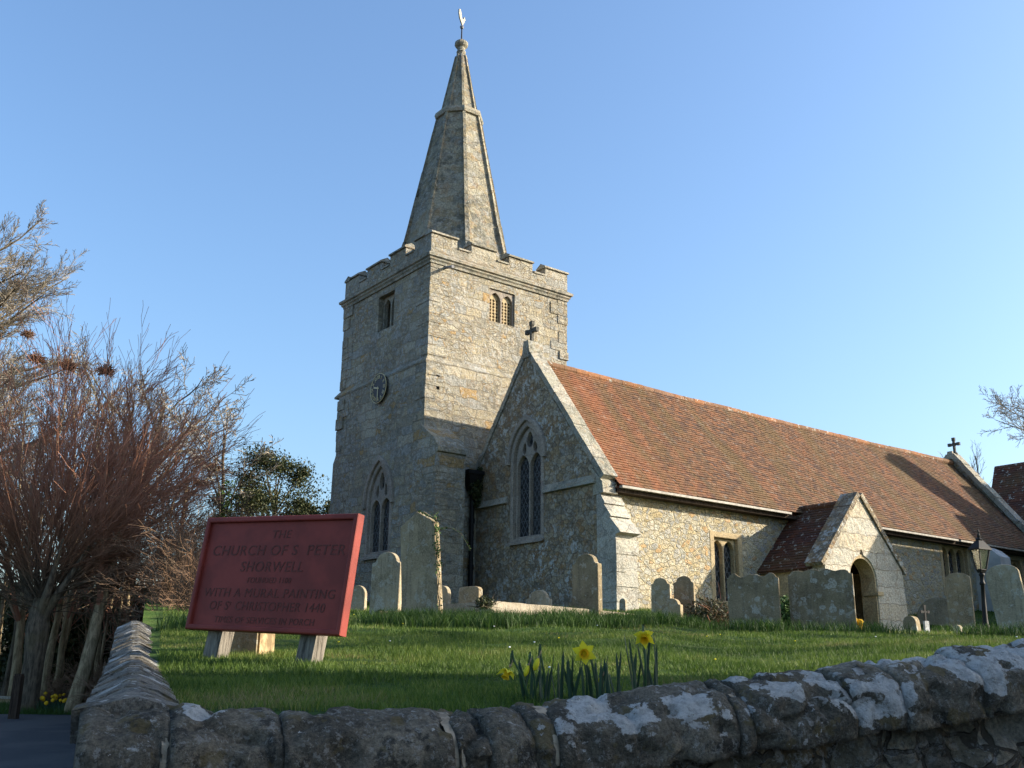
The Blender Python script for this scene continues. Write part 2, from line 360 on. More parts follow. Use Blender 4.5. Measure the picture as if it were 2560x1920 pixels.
def leafy(name, pal, trans=.3, rough=.6):
    t = MT(name, rough, .25); r = t.attr('rnd'); n = len(pal)
    c = t.ramp(r, [(i/max(1, n-1), p) for i, p in enumerate(pal)])
    t.set(t.b, 'Base Color', c)
    tr = t.n('ShaderNodeBsdfTranslucent'); t.set(tr, 'Color', c); mx = t.n('ShaderNodeMixShader'); t.set(mx, 0, trans)
    t.t.links.new(t.b.outputs[0], mx.inputs[1]); t.t.links.new(tr.outputs[0], mx.inputs[2]); t.t.links.new(mx.outputs[0], t.out.inputs[0])
    return t.m
M_['grass'] = leafy('grass_blades', [(.036,.07,.012),(.062,.112,.016),(.095,.152,.021),(.135,.175,.032),(.22,.19,.08)], .35)
M_['longgrass'] = leafy('long_grass_blades', [(.025,.058,.011),(.04,.085,.014),(.065,.115,.02)], .35)
M_['yew'] = leafy('dark_evergreen_leaves', [(.014,.024,.008),(.03,.042,.014),(.05,.06,.018),(.085,.08,.03)], .1)
M_['ivy'] = leafy('ivy_leaves', [(.02,.05,.012),(.05,.10,.02),(.11,.17,.05)], .2)
M_['bramble'] = leafy('bramble_leaves', [(.03,.04,.015),(.06,.055,.025),(.11,.08,.045),(.04,.06,.02)], .15)
M_['daffleaf'] = leafy('daffodil_leaf', [(.018,.045,.028),(.03,.065,.035),(.04,.08,.04)], .2)
M_['petal'] = leafy('yellow_petal', [(.80,.70,.03),(.86,.77,.06)], .35)
M_['trumpet'] = leafy('deep_yellow_trumpet', [(.72,.45,.01),(.78,.5,.02)], .3)
M_['papery'] = simple('papery_sheath', (.25,.19,.11), .8, .2)
M_['stem'] = simple('green_stem', (.04,.085,.03), .6, .3)
M_['daisy'] = simple('white_daisy', (.8,.8,.78), .7, .2)
def bark_mat(name, a, b, sc=(6,6,1.2)):
    t = MT(name, .95, .1); o = t.obj(); n = t.noise(t.scalev(o, sc), 2., 5, .7); c = t.ramp(n, [(.3, a), (.7, b)])
    c = t.mix(t.map(t.noise(o, 1.3, 3), .5, .65, 0, .3), c, (.13,.105,.05))
    return t.done(c, t.bump(n, .03, .8))
M_['bark'] = bark_mat('rough_bark', (.05,.041,.03), (.15,.122,.085)); M_['palebark'] = bark_mat('pale_mossy_bark', (.15,.115,.065), (.36,.28,.17))
def twig(name, pal):
    t = MT(name, .85, .15); return t.done(t.ramp(t.noise(t.obj(), .8, 3), [(.3, pal[0]), (.5, pal[1]), (.7, pal[2])]))
M_['redtwig'] = twig('reddish_twigs', [(.22,.105,.065),(.29,.14,.09),(.24,.16,.10)])
M_['tantwig'] = twig('tan_twigs', [(.19,.125,.075),(.26,.18,.11),(.16,.12,.08)])
M_['browntwig'] = twig('brown_twigs', [(.13,.08,.05),(.19,.115,.07),(.11,.078,.05)])
def fan_mat():
    t = MT('fan_tree_shoots', .85, .12); o = t.obj(); l = t.vmath('LENGTH', o); n = t.noise(o, .9, 3)
    c = t.ramp(t.math('ADD', t.math('MULTIPLY', l, .142), t.math('MULTIPLY', n, .25)), [(.40,(.04,.032,.022)),(.58,(.09,.065,.04)),(.76,(.22,.112,.065)),(.97,(.31,.155,.10))]); return t.done(c)
M_['fantwig'] = fan_mat()
M_['greytwig'] = twig('grey_twigs', [(.22,.19,.15),(.32,.28,.22),(.2,.17,.12)])
M_['nest'] = twig('nest_sticks', [(.14,.08,.045),(.19,.105,.06),(.12,.07,.042)])
def ground_mat(name, a, b, c):
    t = MT(name, .97, .08); o = t.obj(); col = t.ramp(t.noise(o, .7, 6, .65), [(.3, a), (.5, b), (.7, c)])
    f = t.noise(o, 18, 5, .7); col = t.mix(1., col, t.ramp(f, [(.3,(.6,.6,.6)),(.7,(1.3,1.3,1.3))]), 'MULTIPLY')
    return t.done(col, t.bump(f, .03, .7))
M_['soil'] = ground_mat('turf_ground', (.025,.05,.012), (.04,.075,.016), (.06,.085,.025))
M_['litter'] = ground_mat('leaf_litter', (.03,.024,.014), (.06,.045,.025), (.05,.055,.02))
def asphalt():
    t = MT('asphalt', .85, .3); o = t.obj(); f = t.noise(o, 90, 4, .8)
    c = t.mix(t.map(t.noise(o, .5, 4), .4, .65), (.038,.038,.042), (.058,.057,.058)); c = t.mix(1., c, t.ramp(f, [(.3,(.6,.6,.6)),(.7,(1.5,1.5,1.5))]), 'MULTIPLY')
    return t.done(c, t.bump(f, .006, .7))
M_['asphalt'] = asphalt()
M_['housewall'] = simple('house_render', (.5,.46,.38), .9, .1, var=.15, vs=3)

# ------------------------------------------------------------------ light
A, EL = R(54), R(22.3)
SUN = Vector((math.sin(A)*math.cos(EL), -math.cos(A)*math.cos(EL), math.sin(EL)))
sl = bpy.data.lights.new('sun', 'SUN'); sl.energy = 5.; sl.angle = R(.5); sl.color = (1, .89, .73)
so = bpy.data.objects.new('sun', sl); COL.objects.link(so); so.rotation_euler = (-SUN).to_track_quat('-Z', 'Y').to_euler(); so.location = (0, 0, 60)
w = bpy.data.worlds.new('World'); S.world = w; w.use_nodes = True
sky = w.node_tree.nodes.new('ShaderNodeTexSky'); sky.sky_type = 'NISHITA'; sky.sun_disc = False
sky.sun_elevation = EL; sky.sun_rotation = math.atan2(SUN.x, SUN.y); sky.altitude = 0; sky.air_density = 1.25; sky.dust_density = 2.6; sky.ozone_density = 5.
bg = w.node_tree.nodes['Background']; w.node_tree.links.new(sky.outputs[0], bg.inputs[0]); bg.inputs[1].default_value = .15
S.view_settings.view_transform = 'Standard'; S.view_settings.look = 'None'; S.view_settings.exposure = 1.03; S.view_settings.gamma = 1

# ------------------------------------------------------------------ terrain
WA, WB = 3.80, .4213                                 # front wall line s = WA + WB*t
def wall_s(T): return WA/(1-WB*T)
ES = [3.2,4,5,6.2,6.7,8,10,13,15,18,20,23,26,34,60]
EL_L = [-.06,-.036,-.016,.005,.0115,.022,.035,.0425,.0500,.0550,.0572,.0610,.0640,.066,.066]
EL_R = [-.06,-.036,-.014,.004,.010,.020,.030,.0375,.0405,.0415,.0412,.0408,.0404,.056,.06]
def lawn_z(s, t):
    T = t/s; k = sstep(.13, .21, T)
    e = interp(s, ES, EL_L)*(1-k)+interp(s, ES, EL_R)*k
    if T > .2: e += .012*sstep(4, 7, s)*(1-sstep(7, 12, s))*sstep(.25, .45, T)
    if T > .36: e += .010*sstep(26, 30, s)
    z = 1.6+s*e
    z += (.035*noise.noise(Vector((s*.9, t*.9, 0)))+.028*noise.noise(Vector((s*2.3, t*1.6, 5))))*sstep(5, 9, s)
    return z
def road_z(s): return interp(s, [-100,5,16,26,40,80,200], [-.3,0,.2,.53,1.0,2.2,5])
def on_lawn(a, b, s0=4., s1=60.):
    d = ray(a, b); d = d/d.dot(W2); T = d.dot(T2); s = s0
    while s < s1:
        if 1.6+d.z*s <= lawn_z(s, T*s): break
        s += .05
    return st(s, T*s, lawn_z(s, T*s)), s
# lawn sheet
V = []; F = []; NS, NT = 90, 90
Ts = np.linspace(-.352, 1.6, NT)
for j, T in enumerate(Ts):
    sa = wall_s(T) if T < 1.2 else wall_s(1.2)
    sa += .13
    for i in range(NS):
        q = i/(NS-1); s = sa+(60-sa)*q**1.8; p = st(s, T*s, lawn_z(s, T*s)); V.append(tuple(p))
for j in range(NT-1):
    for i in range(NS-1): F.append((j*NS+i, j*NS+i+1, (j+1)*NS+i+1, (j+1)*NS+i))
n0 = len(V)
for i in range(NS): v = V[i]; V.append((v[0], v[1], -1.))
for i in range(NS-1): F.append((i, i+1, n0+i+1, n0+i))
me = bpy.data.meshes.new('lawn'); me.from_pydata(V, [], F); me.materials.append(M_['soil']); me.polygons.foreach_set('use_smooth', [True]*len(F))
lawn = bpy.data.objects.new('lawn', me); COL.objects.link(lawn); tag(lawn, kind='structure')
# big ground sheet and road
V = []; F = []
sv = [-300,-60,-20,-8,0,5,10,16,21,26,30,34,40,50,80,200,600]; tv = [-500,-120,-60,-40,-30,-22,-16,-12,-8,-4,0,4,10,20,60,300,500]
for s in sv:
    for t in tv:
        wood = sstep(30, 60, s)*sstep(-6, -14, t)*1.2 if s > 28 else 0
        V.append(tuple(st(s, t, road_z(s)-.03+wood)))
n = len(tv)
for i in range(len(sv)-1):
    for j in range(n-1): F.append((i*n+j, i*n+j+1, (i+1)*n+j+1, (i+1)*n+j))
me = bpy.data.meshes.new('ground'); me.from_pydata(V, [], F); me.materials.append(M_['litter']); me.polygons.foreach_set('use_smooth', [True]*len(F))
g = bpy.data.objects.new('ground', me); COL.objects.link(g); tag(g, kind='structure')
V = []; F = []
rs = [-40,-20,-8,0,5,8,12,16,20,23,26]
for s in rs:
    tl, tr_ = -40, (3+s*.0 if s < 4 else -.30*s)
    if s < 4: tr_ = 40
    for t in np.linspace(tl, tr_, 9): V.append(tuple(st(s, t, road_z(s)+.004)))
for i in range(len(rs)-1):
    for j in range(8): F.append((i*9+j, i*9+j+1, (i+1)*9+j+1, (i+1)*9+j))
me = bpy.data.meshes.new('road'); me.from_pydata(V, [], F); me.materials.append(M_['asphalt']); me.polygons.foreach_set('use_smooth', [True]*len(F))
g = bpy.data.objects.new('road', me); COL.objects.link(g); tag(g, kind='structure')

# ------------------------------------------------------------------ grass
def blades(P, h, wd, lean, segs, tone):
    """P (N,3) roots; returns verts, tris, attr"""
    N = len(P); th = rng.uniform(0, 2*PI, N); side = np.stack([np.cos(th), np.sin(th), np.zeros(N)], 1)
    la = rng.uniform(0, 2*PI, N); ld = np.stack([np.cos(la), np.sin(la), np.zeros(N)], 1)*(lean*h*rng.uniform(.3, 1.2, N))[:, None]
    up = np.zeros((N, 3)); up[:, 2] = h
    a = P-side*wd[:, None]/2; b = P+side*wd[:, None]/2; tip = P+up+ld
    if segs == 1:
        V = np.stack([a, b, tip], 1).reshape(-1, 3); F = np.arange(N*3).reshape(-1, 3); return V, F, tone
    m = P+up*.55+ld*.3; c = m-side*wd[:, None]*.38; d = m+side*wd[:, None]*.38
    V = np.stack([a, b, c, d, tip], 1).reshape(-1, 3); k = np.arange(N)[:, None]*5
    F = np.concatenate([k+np.array([[0,1,3]]), k+np.array([[0,3,2]]), k+np.array([[2,3,4]])], 1).reshape(-1, 3)
    return V, F, np.repeat(tone, 3)
def nz(x, y, f): return noise.noise(Vector((x*f, y*f, 3.3)))
def scatter(N, s0, s1, T0, T1):
    s = np.sqrt(rng.uniform(s0*s0, s1*s1, N)); T = rng.uniform(T0, T1, N); return s, T
def grass_pts(N, s0, s1, T0=-.333, T1=.56):
    s, T = scatter(N, s0, s1, T0, T1); out = []; ton = []; hh = []
    for a, b in zip(s, T):
        if a < wall_s(b)+.22: continue
        t = a*b; p = st(a, t); q = nz(p.x, p.y, .7)
        if p.x > 15.7 and p.y > 17.2: continue
        if p.x > 13.9 and p.y > 21.9: continue
        if 21.2 < p.x < 24.5 and p.y > 15.1: continue
        out.append((p.x, p.y, lawn_z(a, t)-.01)); ton.append(clamp(.45+.5*q+.35*nz(p.x, p.y, 3.1)+random.uniform(-.3, .3)))
        hh.append(1+.75*nz(p.x+9, p.y, 1.1)+.5*nz(p.x, p.y+4, 4.))
    return np.array(out), np.array(ton), np.array(hh)
GV, GF, GA = [], [], []; off = 0
for N, s0, s1, h, wd, seg in ((62000, 4.0, 6.5, .040, .0048, 2), (90000, 6.5, 10, .038, .0065, 1), (80000, 10, 17, .042, .0095, 1), (60000, 17, 33, .065, .017, 1)):
    P, tn, hh = grass_pts(N, s0, s1); k = len(P)
    v, f, a = blades(P, h*np.clip(hh, .25, 2.2)*rng.uniform(.6, 1.3, k), wd*rng.uniform(.7, 1.3, k), .55, seg, tn)
    GV.append(v); GF.append(f+off); GA.append(a); off += len(v)
o = fast_mesh('grass', np.concatenate(GV), np.concatenate(GF), M_['grass'], np.concatenate(GA))
tag(o, 'short green churchyard grass rising from the wall to the church', 'grass', kind='stuff')
# longer unmown grass: band in front of the graves, wall foot, stone feet
LP = []
def longpatch(a, b, s, rad, n, sq=.5):
    d = ray(a, b); T = d.dot(T2)/d.dot(W2)
    for _ in range(n):
        r = rad*math.sqrt(random.random()); th = random.uniform(0, 2*PI); q = s+r*math.sin(th)*sq; t = T*s+r*math.cos(th)
        p = st(q, t); LP.append((p.x, p.y, lawn_z(q, t)-.01))
for x in range(830, 1360, 22): longpatch(x, 1345, 13.6+random.uniform(-.5, .5), .45, 330, .9)
for x in range(840, 1200, 40): longpatch(x, 1345, 12.9+random.uniform(-.3, .3), .4, 250, .9)
for x in range(1360, 1960, 30): longpatch(x, 1365, 15.3+random.uniform(-.3, .3), .35, 120, .8)
for x, s in ((1480, 15.0), (1465, 15.0), (1640, 15.4), (2060, 20), (2180, 14.5), (2120, 15.5), (1230, 15.6), (425, 10.5), (440, 12.)): longpatch(x, 1350, s, .4, 330, .9)
LP = np.array(LP); k = len(LP)
v, f, a = blades(LP, .17*rng.uniform(.45, 1.4, k), np.full(k, .011), .6, 2, rng.uniform(0, 1, k))
o = fast_mesh('long_grass', v, f, M_['longgrass'], a); tag(o, 'tufts of longer unmown grass around the feet of the gravestones', 'grass', kind='stuff')
# daisies and celandines
mb = MB(); mc = MB()
for i in range(44):
    s = random.uniform(5.2, 22); T = random.uniform(-.32, .5)
    if s < wall_s(T)+.4: continue
    p = st(s, s*T, lawn_z(s, s*T)+.05); r = .006+.0004*s
    (mb if random.random() < .6 else mc).lathe([(r*.3, -.004), (r, 0), (r*.6, .006)], p, 6)
tag(mb.build('daisies', M_['daisy']), 'tiny white daisies dotted through the lawn', 'daisies', kind='stuff')
tag(mc.build('celandines', M_['petal'], attr=[.5]*len(mc.f)), 'tiny yellow celandines dotted through the lawn', 'celandines', kind='stuff')

# ------------------------------------------------------------------ boundary wall
def fbm(p, f, o=4):
    return noise.fractal(Vector(p)*f, 1., 2., o)
WT = [-.42,-.36,-.304,-.19,0,.176,.282,.40,.493,.62,.8]; WE = [-.034,-.034,-.0305,-.0335,-.0268,-.0055,.008,.023,.0365,.052,.07]
def wtop(T): return 1.6+wall_s(T)*interp(T, WT, WE)
wall = empty('boundary_wall', st(3.6, 0, 0), 'low rubble stone retaining wall with lichened coping stones along the road in front of the lawn', 'wall')
def wpt(t):        # on wall line by lateral t
    s = WA+WB*t; return s, t
DIRW = (W2*WB+T2).normalized(); NRM = Vector((DIRW.y, -DIRW.x, 0))      # NRM towards the road
if NRM.dot(W2) > 0: NRM = -NRM
PROF = [(-.185,-.27),(-.195,-.20),(-.19,-.15),(-.175,-.11),(-.13,-.065),(-.07,-.03),(0,-.008),(.06,0),(.11,-.015),(.15,-.06),(.17,-.13),(.17,-.24)]  # (across: - = road side, height below top)
PROF = [(x*1.0, z) for x, z in PROF]
def prof_pt(q):
    n = len(PROF)-1; f = q*n; i = min(int(f), n-1); k = f-i
    return PROF[i][0]*(1-k)+PROF[i+1][0]*k, PROF[i][1]*(1-k)+PROF[i+1][1]*k
def coping(t0, t1, lich, seed, dz=0., dy=0., hs=1., ws=1., nl=None):
    L = (t1-t0)/DIRW.dot(T2); nl = max(6, int(L/.018)); nq = 46
    V = []; F = []
    rr = random.Random(seed); tilt = rr.uniform(-.03, .03); skew = rr.uniform(-.05, .05)
    for i in range(nl+1):
        k = i/nl; ed = min(k, 1-k)*L; rnd = sstep(0, .035, ed)
        for j in range(nq+1):
            q = j/nq; ax, az = prof_pt(q)
            t = t0+(t1-t0)*k + skew*ax
            s, _ = wpt(t); base = st(s, t, 0); T = t/s
            sc = (.965+.035*rnd)
            p = base+(-NRM)*(ax*sc*ws+dy); z = wtop(T)+dz+tilt*(k-.5)*L + az*hs*(1 if az < -.2 else 1) - (1-rnd)*.012*(1-abs(az)/.3)
            n = fbm((p.x+seed*3.1, p.y, z), 2.6, 3)*.013+fbm((p.x, p.y+seed, z), 10, 4)*.010+fbm((p.x, p.y+seed, z), 38, 3)*.0055
            q_ = Vector((p.x+seed, p.y, z)); rg = 1-abs(noise.noise(q_*5.2)); n -= .030*sstep(.80, .98, rg)*sstep(-.1, .25, noise.noise(q_*1.7)); n -= .022*sstep(.25, .5, noise.noise(q_*9.5))
            dirn = (-NRM)*(ax/.19)+Vector((0, 0, 1))*(1+az/.16)
            p = Vector((p.x, p.y, z))+dirn.normalized()*n
            V.append(tuple(p))
    w_ = nq+1
    for i in range(nl):
        for j in range(nq): F.append((i*w_+j, i*w_+j+1, (i+1)*w_+j+1, (i+1)*w_+j))
        F.append((i*w_+nq, i*w_, (i+1)*w_, (i+1)*w_+nq))
    F.append(tuple(range(nq, -1, -1))); F.append(tuple(range(nl*w_, nl*w_+w_)))
    mb = MB(); mb.v = V; mb.f = F
    return mb.build('coping_stone', M_['wallcoping'], wall, smooth=True, attr=[lich]*len(F))
def Tt(T): return T*wall_s(T)
joints = [-.402,-.318,-.215,-.063,-.033,.008,.030,.192,.206,.300,.345,.420,.470,.545,.64,.75]
lichs = [.03,.08,.05,.08,.25,.16,.55,.4,.75,.72,.86,.80,.75,.6,.6]
for i in range(len(joints)-1):
    nar = (joints[i+1]-joints[i]) < .05 and i < 7
    o = coping(Tt(joints[i])+.002, Tt(joints[i+1])-.002, lichs[i], 11+i*7, dz=(-.006 if nar else random.uniform(-.005, .006)), hs=(1.0 if nar else random.uniform(.98, 1.04)), ws=(.985 if nar else random.uniform(.99, 1.03)))
# mortar fills between the stones
mb = MB()
for T in (-.318, -.063, .030, .199):
    t = Tt(T); s, _ = wpt(t); base = st(s, t, 0); N_ = 18
    wd = .024 if T in (-.318, -.063, .030) else .009
    for j in range(N_-1):
        (a0, z0), (a1, z1) = prof_pt(j/(N_-1)), prof_pt((j+1)/(N_-1)); pp = []
        for (aa, zz_) in ((a0, z0), (a1, z1)):
            for dd in (-wd*(1+.5*noise.noise(Vector((j*.7, T*9, 1)))), wd*(1+.5*noise.noise(Vector((j*.7, T*9, 4))))):
                for dep in (.80, .90+.02*noise.noise(Vector((j*.9, T*40, 0)))):
                    pp.append(base+(-NRM)*(aa*dep)+DIRW*dd+Vector((0, 0, wtop(T)-.02+(zz_)*dep)))
        mb.hexa([pp[0], pp[2], pp[6], pp[4], pp[1], pp[3], pp[7], pp[5]])
mb.build('mortar_joint', M_['mortar'], wall)
# rubble face under the coping (displaced stones)
def rubble_face(A_, B_, ztopf, z0, nrm, inset, name, dens=.022):
    L = (B_-A_).length; d = (B_-A_)/L; nx = int(L/dens); V = []; F = []
    zt = max(ztopf(0), ztopf(1)); nzv = int((zt-z0)/dens)
    for i in range(nx+1):
        for j in range(nzv+1):
            k = i/nx; z = z0+(ztopf(k)-z0)*j/nzv; p = A_+d*(L*k); q = Vector((k*L*4.2, z*5.6, 2.7))
            q = q+Vector((fbm(q, .6, 2), fbm(q+Vector((9,0,0)), .6, 2), 0))*.35
            dd, _ = noise.voronoi(q); e = sstep(0, .28, dd[1]-dd[0])
            h = .038*e+.02*fbm((k*L, z, 0), 6, 4)-.02
            p = p+nrm*(h-inset); V.append((p.x, p.y, z))
    w_ = nzv+1
    for i in range(nx):
        for j in range(nzv): F.append((i*w_+j, i*w_+j+1, (i+1)*w_+j+1, (i+1)*w_+j))
    # back and closing
    n0 = len(V)
    for i in (0, nx):
        for j in (0, nzv):
            v = Vector(V[i*w_+j]); b = v-nrm*.22; V.append((b.x, b.y, v.z))
    F.append((n0, n0+1, n0+3, n0+2))
    F.append(tuple([i*w_+nzv for i in range(nx+1)]+[n0+3, n0+1]))
    F.append(tuple([j for j in range(w_)]+[n0+1, n0])); F.append(tuple([nx*w_+j for j in range(w_)]+[n0+3, n0+2]))
    mb = MB(); mb.v = V; mb.f = F; return mb.build(name, M_['wallface'], wall, smooth=True, recalc=False)
tA, tB = Tt(-.395), Tt(.75)
pa, pb = st(WA+WB*tA, tA), st(WA+WB*tB, tB)
def ztf(k):
    t = tA+(tB-tA)*k; s = WA+WB*t; return wtop(t/s)-.235
rubble_face(pa, pb, ztf, -.25, NRM, -.10, 'wall_face')
# left wall running away from the corner
LW = [(3.36,-.352),(5,-.354),(7,-.355),(9,-.358),(10.3,-.360),(12.2,-.3485),(13.2,-.343)]
LZ = [1.515,1.60,1.735,1.92,2.068,2.11,2.12]
def lwp(u):
    i = min(int(u), len(LW)-2); k = u-i; s = LW[i][0]*(1-k)+LW[i+1][0]*k; T = LW[i][1]*(1-k)+LW[i+1][1]*k
    return st(s, T*s, LZ[i]*(1-k)+LZ[i+1]*k)
V = []; mb = MB(); rr = random.Random(5)
path = []; u = 0.
while u < len(LW)-1.001:
    i = int(u); seg = LW[i+1][0]-LW[i][0]; path.append(u); u += rr.uniform(.06, .2)/seg
for a, b in zip(path[:-1], path[1:]):
    p0, p1 = lwp(a), lwp(b); d = (p1-p0); d.z = 0; d.normalize(); sd = Vector((d.y, -d.x, 0)); hz = rr.uniform(-.009, .009); hw = .16+rr.uniform(-.008, .008)
    near = 1-sstep(0, .25, a); ridge = .075*(1-.45*near); sk = rr.uniform(-.01, .01)
    hw += .012*near
    gap = .006; ring = []
    for p in (p0+d*gap, p1-d*gap*.3):
        tp = p+Vector((0, 0, hz+rr.uniform(-.004, .004)))
        ring.append([tp-sd*hw+Vector((0,0,-.135)), tp-sd*hw+Vector((0,0,-ridge)), tp-sd*(hw*.5)+Vector((0,0,-ridge*.42)), tp-sd*.03+Vector((0,0,-.006)), tp+sd*(.02+sk)+Vector((0,0,-.004)), tp+sd*(hw*.5)+Vector((0,0,-ridge*.42)), tp+sd*hw+Vector((0,0,-ridge)), tp+sd*hw+Vector((0,0,-.135))])
    n = len(ring[0]); mb.add(ring[0]+ring[1], [tuple(range(n-1,-1,-1)), tuple(range(n,2*n))]+[(i,(i+1)%n,(i+1)%n+n,i+n) for i in range(n)])
for i in range(len(mb.v)):
    p = Vector(mb.v[i]); mb.v[i] = p+Vector((fbm(p, 7, 3), fbm(p+Vector((5,0,0)), 7, 3), fbm(p+Vector((0,5,0)), 7, 3)))*.012
mb.build('slab_coping', M_['slabcoping'], wall, attr=[.26]*len(mb.f))
for i in range(len(LW)-1):
    p0, p1 = lwp(i+(.22 if i == 0 else 0.)), lwp(min(i+1, len(LW)-1.001)); d = (p1-p0); d.z = 0; nl = Vector((-d.y, d.x, 0)).normalized()
    z0_, z1_ = p0.z-.13, p1.z-.13
    rubble_face(Vector((p0.x, p0.y, 0)), Vector((p1.x, p1.y, 0)), lambda k, a=z0_, b=z1_: a+(b-a)*k, -.2, nl, -.07, 'wall_face', .05)

# ------------------------------------------------------------------ church
XT, YT = 13.97, 22.02; YN_, XE_ = 26.9, 18.87; XL, YL = 13.86, 21.90
XG = 15.59; YS = 17.12; YR = 19.77
ch = empty('church', (16.4, 24.4, 2.6), 'grey stone parish church with a battlemented tower, stone spire and long red tiled roof', 'church')
fW = lambda X: (lambda a, b, c: (X+c, a, b))
fS = lambda Y: (lambda a, b, c: (a, Y+c, b))
def arch(c, wd, z0, zs, za, n=10, spike=0.):
    a = wd/2; h = za-zs
    if h > a*1.001: cc = (h*h-a*a)/(2*a)
    else: cc = 0.
    Rr = a+cc; th = math.atan2(h, cc) if cc > 0 else PI/2
    pts = [(c-a, z0), (c+a, z0)]
    rt_ = [(c-cc+Rr*math.cos(th*i/n), zs+(Rr*math.sin(th*i/n) if cc > 0 else h*math.sin(th*i/n))) for i in range(n+1)]
    if spike: rt_ = rt_[:-1]
    pts += rt_
    if spike: pts += [(c+.02, za+spike), (c-.03, za+spike)]
    pts += [(2*c-x, z) for x, z in rt_[::-1]][(0 if spike else 1):]
    return pts
def archtop(c, wd, zs, za, n=10): return arch(c, wd, zs, zs, za, n)[1:]+[(c-wd/2, zs)]
def rect(x0, x1, z0, z1): return [(x0, z0), (x1, z0), (x1, z1), (x0, z1)]
def dagger(c, z, w_, h, ang=0., n=8):
    pts = []
    for i in range(n*2):
        a = 2*PI*i/(n*2); r = (1-.25*math.cos(2*a))
        x, y = math.sin(a)*w_/2*(1-.3*math.cos(a)), math.cos(a)*h/2
        pts.append((c+x*math.cos(ang)-y*math.sin(ang), z+x*math.sin(ang)+y*math.cos(ang)))
    return pts
# --- tower walls
wwC, wwW, wwZ0, wwZs, wwZa = 24.05, 1.14, 4.70, 6.05, 7.08      # west window
bwW = (23.91, 24.80, 11.18, 12.28); bwS = (15.99, 16.90, 11.26, 12.26)
def tower_box(x0, x1, y0, y1, z0, z1, holesW, holesS, name):
    mb = MB(); th = .6
    mb.plate([rect(y0, y1, z0, z1)]+holesW, fW(x0), 0, th)
    mb.plate([rect(x0+th, x1, z0, z1)]+holesS, fS(y0), 0, th)
    mb.box(x1-th, x1, y0+th, y1, z0, z1); mb.box(x0+th, x1-th, y1-th, y1, z0, z1)
    return mb
lo = tower_box(XL, XE_+.08, YL, 26.74, 1.8, 9.62, [arch(wwC, wwW, wwZ0, wwZs, wwZa)], [rect(14.16, 14.30, 8.88, 9.28)], 'lower')
up_ = tower_box(XT, XE_, YT, YN_, 9.62, 12.56, [rect(*bwW)], [rect(*bwS)], 'upper')
lo.add(up_.v, up_.f)
rq = random.Random(3)
def quoins(mb, x, y, sx, sy, z0, z1, amp=.028, hmin=.24, hmax=.4):
    z = z0; k = 0
    while z < z1-.1:
        h = min(rq.uniform(hmin, hmax), z1-z); l = rq.uniform(.5, .7); q = rq.uniform(.28, .38); px = rq.uniform(.004, amp); py = rq.uniform(.004, amp)
        if k % 2: l, q = q, l
        xa, xb = sorted((x-sx*px, x+sx*l)); ya, yb = sorted((y-sy*py, y+sy*q)); mb.box(xa, xb, ya, yb, z+.008, z+h-.008); z += h; k += 1
quoins(lo, XT, YT, 1, 1, 9.85, 12.5); quoins(lo, XL, YL, 1, 1, 2.5, 9.5)
quoins(lo, XT, YN_, 1, -1, 9.85, 12.5, .045); quoins(lo, XL, 26.74, 1, -1, 7.9, 9.5, .06)
quoins(lo, XE_, YT, -1, 1, 9.0, 12.5, .05)
lo.box(14.16, 14.3, YL+.28, YL+.32, 8.88, 9.28)
lo.build('tower', M_['tower'], ch)
# buttresses
mb = MB()
def wprof(mb, prof, x0, x1): mb.prism(prof, fW(0), x0, x1)            # profile in (y,z), extruded along x
def sprof(mb, prof, y0, y1): mb.prism(prof, fS(0), y0, y1)            # profile in (x,z), extruded along y
wprof(mb, [(22.23,2.),(21.10,2.),(21.12,7.0),(21.04,7.02),(21.04,7.14),(21.30,7.44),(21.34,7.46),(YL+.02,7.86),(22.06,7.86),(22.23,7.50)], XL-.10, XL+.80)
mb2 = mb; mb = MB()
wprof(mb, [(26.73,2.),(27.22,2.),(27.12,6.2),(27.02,6.3),(27.0,7.6),(26.9,7.75),(26.73,8.1)], XL+.06, XL+.9)
quoins(mb2, XL-.10, 21.11, 1, 1, 2.4, 6.95, .02)
mb2.build('tower_buttress', M_['tower'], ch); mb.build('tower_buttress', M_['tower'], ch)
# string course, cornice
mb = MB()
def ringmould(mb, x0, x1, y0, y1, prof):      # prof list of (out,z) closed polygon, on four sides
    n = len(prof)
    P4 = []
    for sx, sy in ((0,0),(1,0),(1,1),(0,1)):
        P4.append([((x0-o) if sx == 0 else (x1+o), (y0-o) if sy == 0 else (y1+o), z) for o, z in prof])
    vs = [p for q in P4 for p in q]; fs = []
    for k in range(4):
        for i in range(n):
            a, b = k*n+i, k*n+(i+1)%n; c, d = ((k+1)%4)*n+(i+1)%n, ((k+1)%4)*n+i; fs.append((a, b, c, d))
    mb.add(vs, fs)
ringmould(mb, XT, XE_, YT, YN_, [(-.1,9.60),(.12,9.60),(.13,9.65),(.02,9.80),(-.1,9.80)])
mb.build('string_course', M_['tower'], ch)
mb = MB()
ringmould(mb, XT, XE_, YT, YN_, [(-.2,12.50),(.045,12.50),(.06,12.56),(.10,12.60),(.10,12.64),(.15,12.67),(.16,12.74),(.05,12.82),(-.2,12.82)])
mb.build('cornice', M_['coping'], ch)
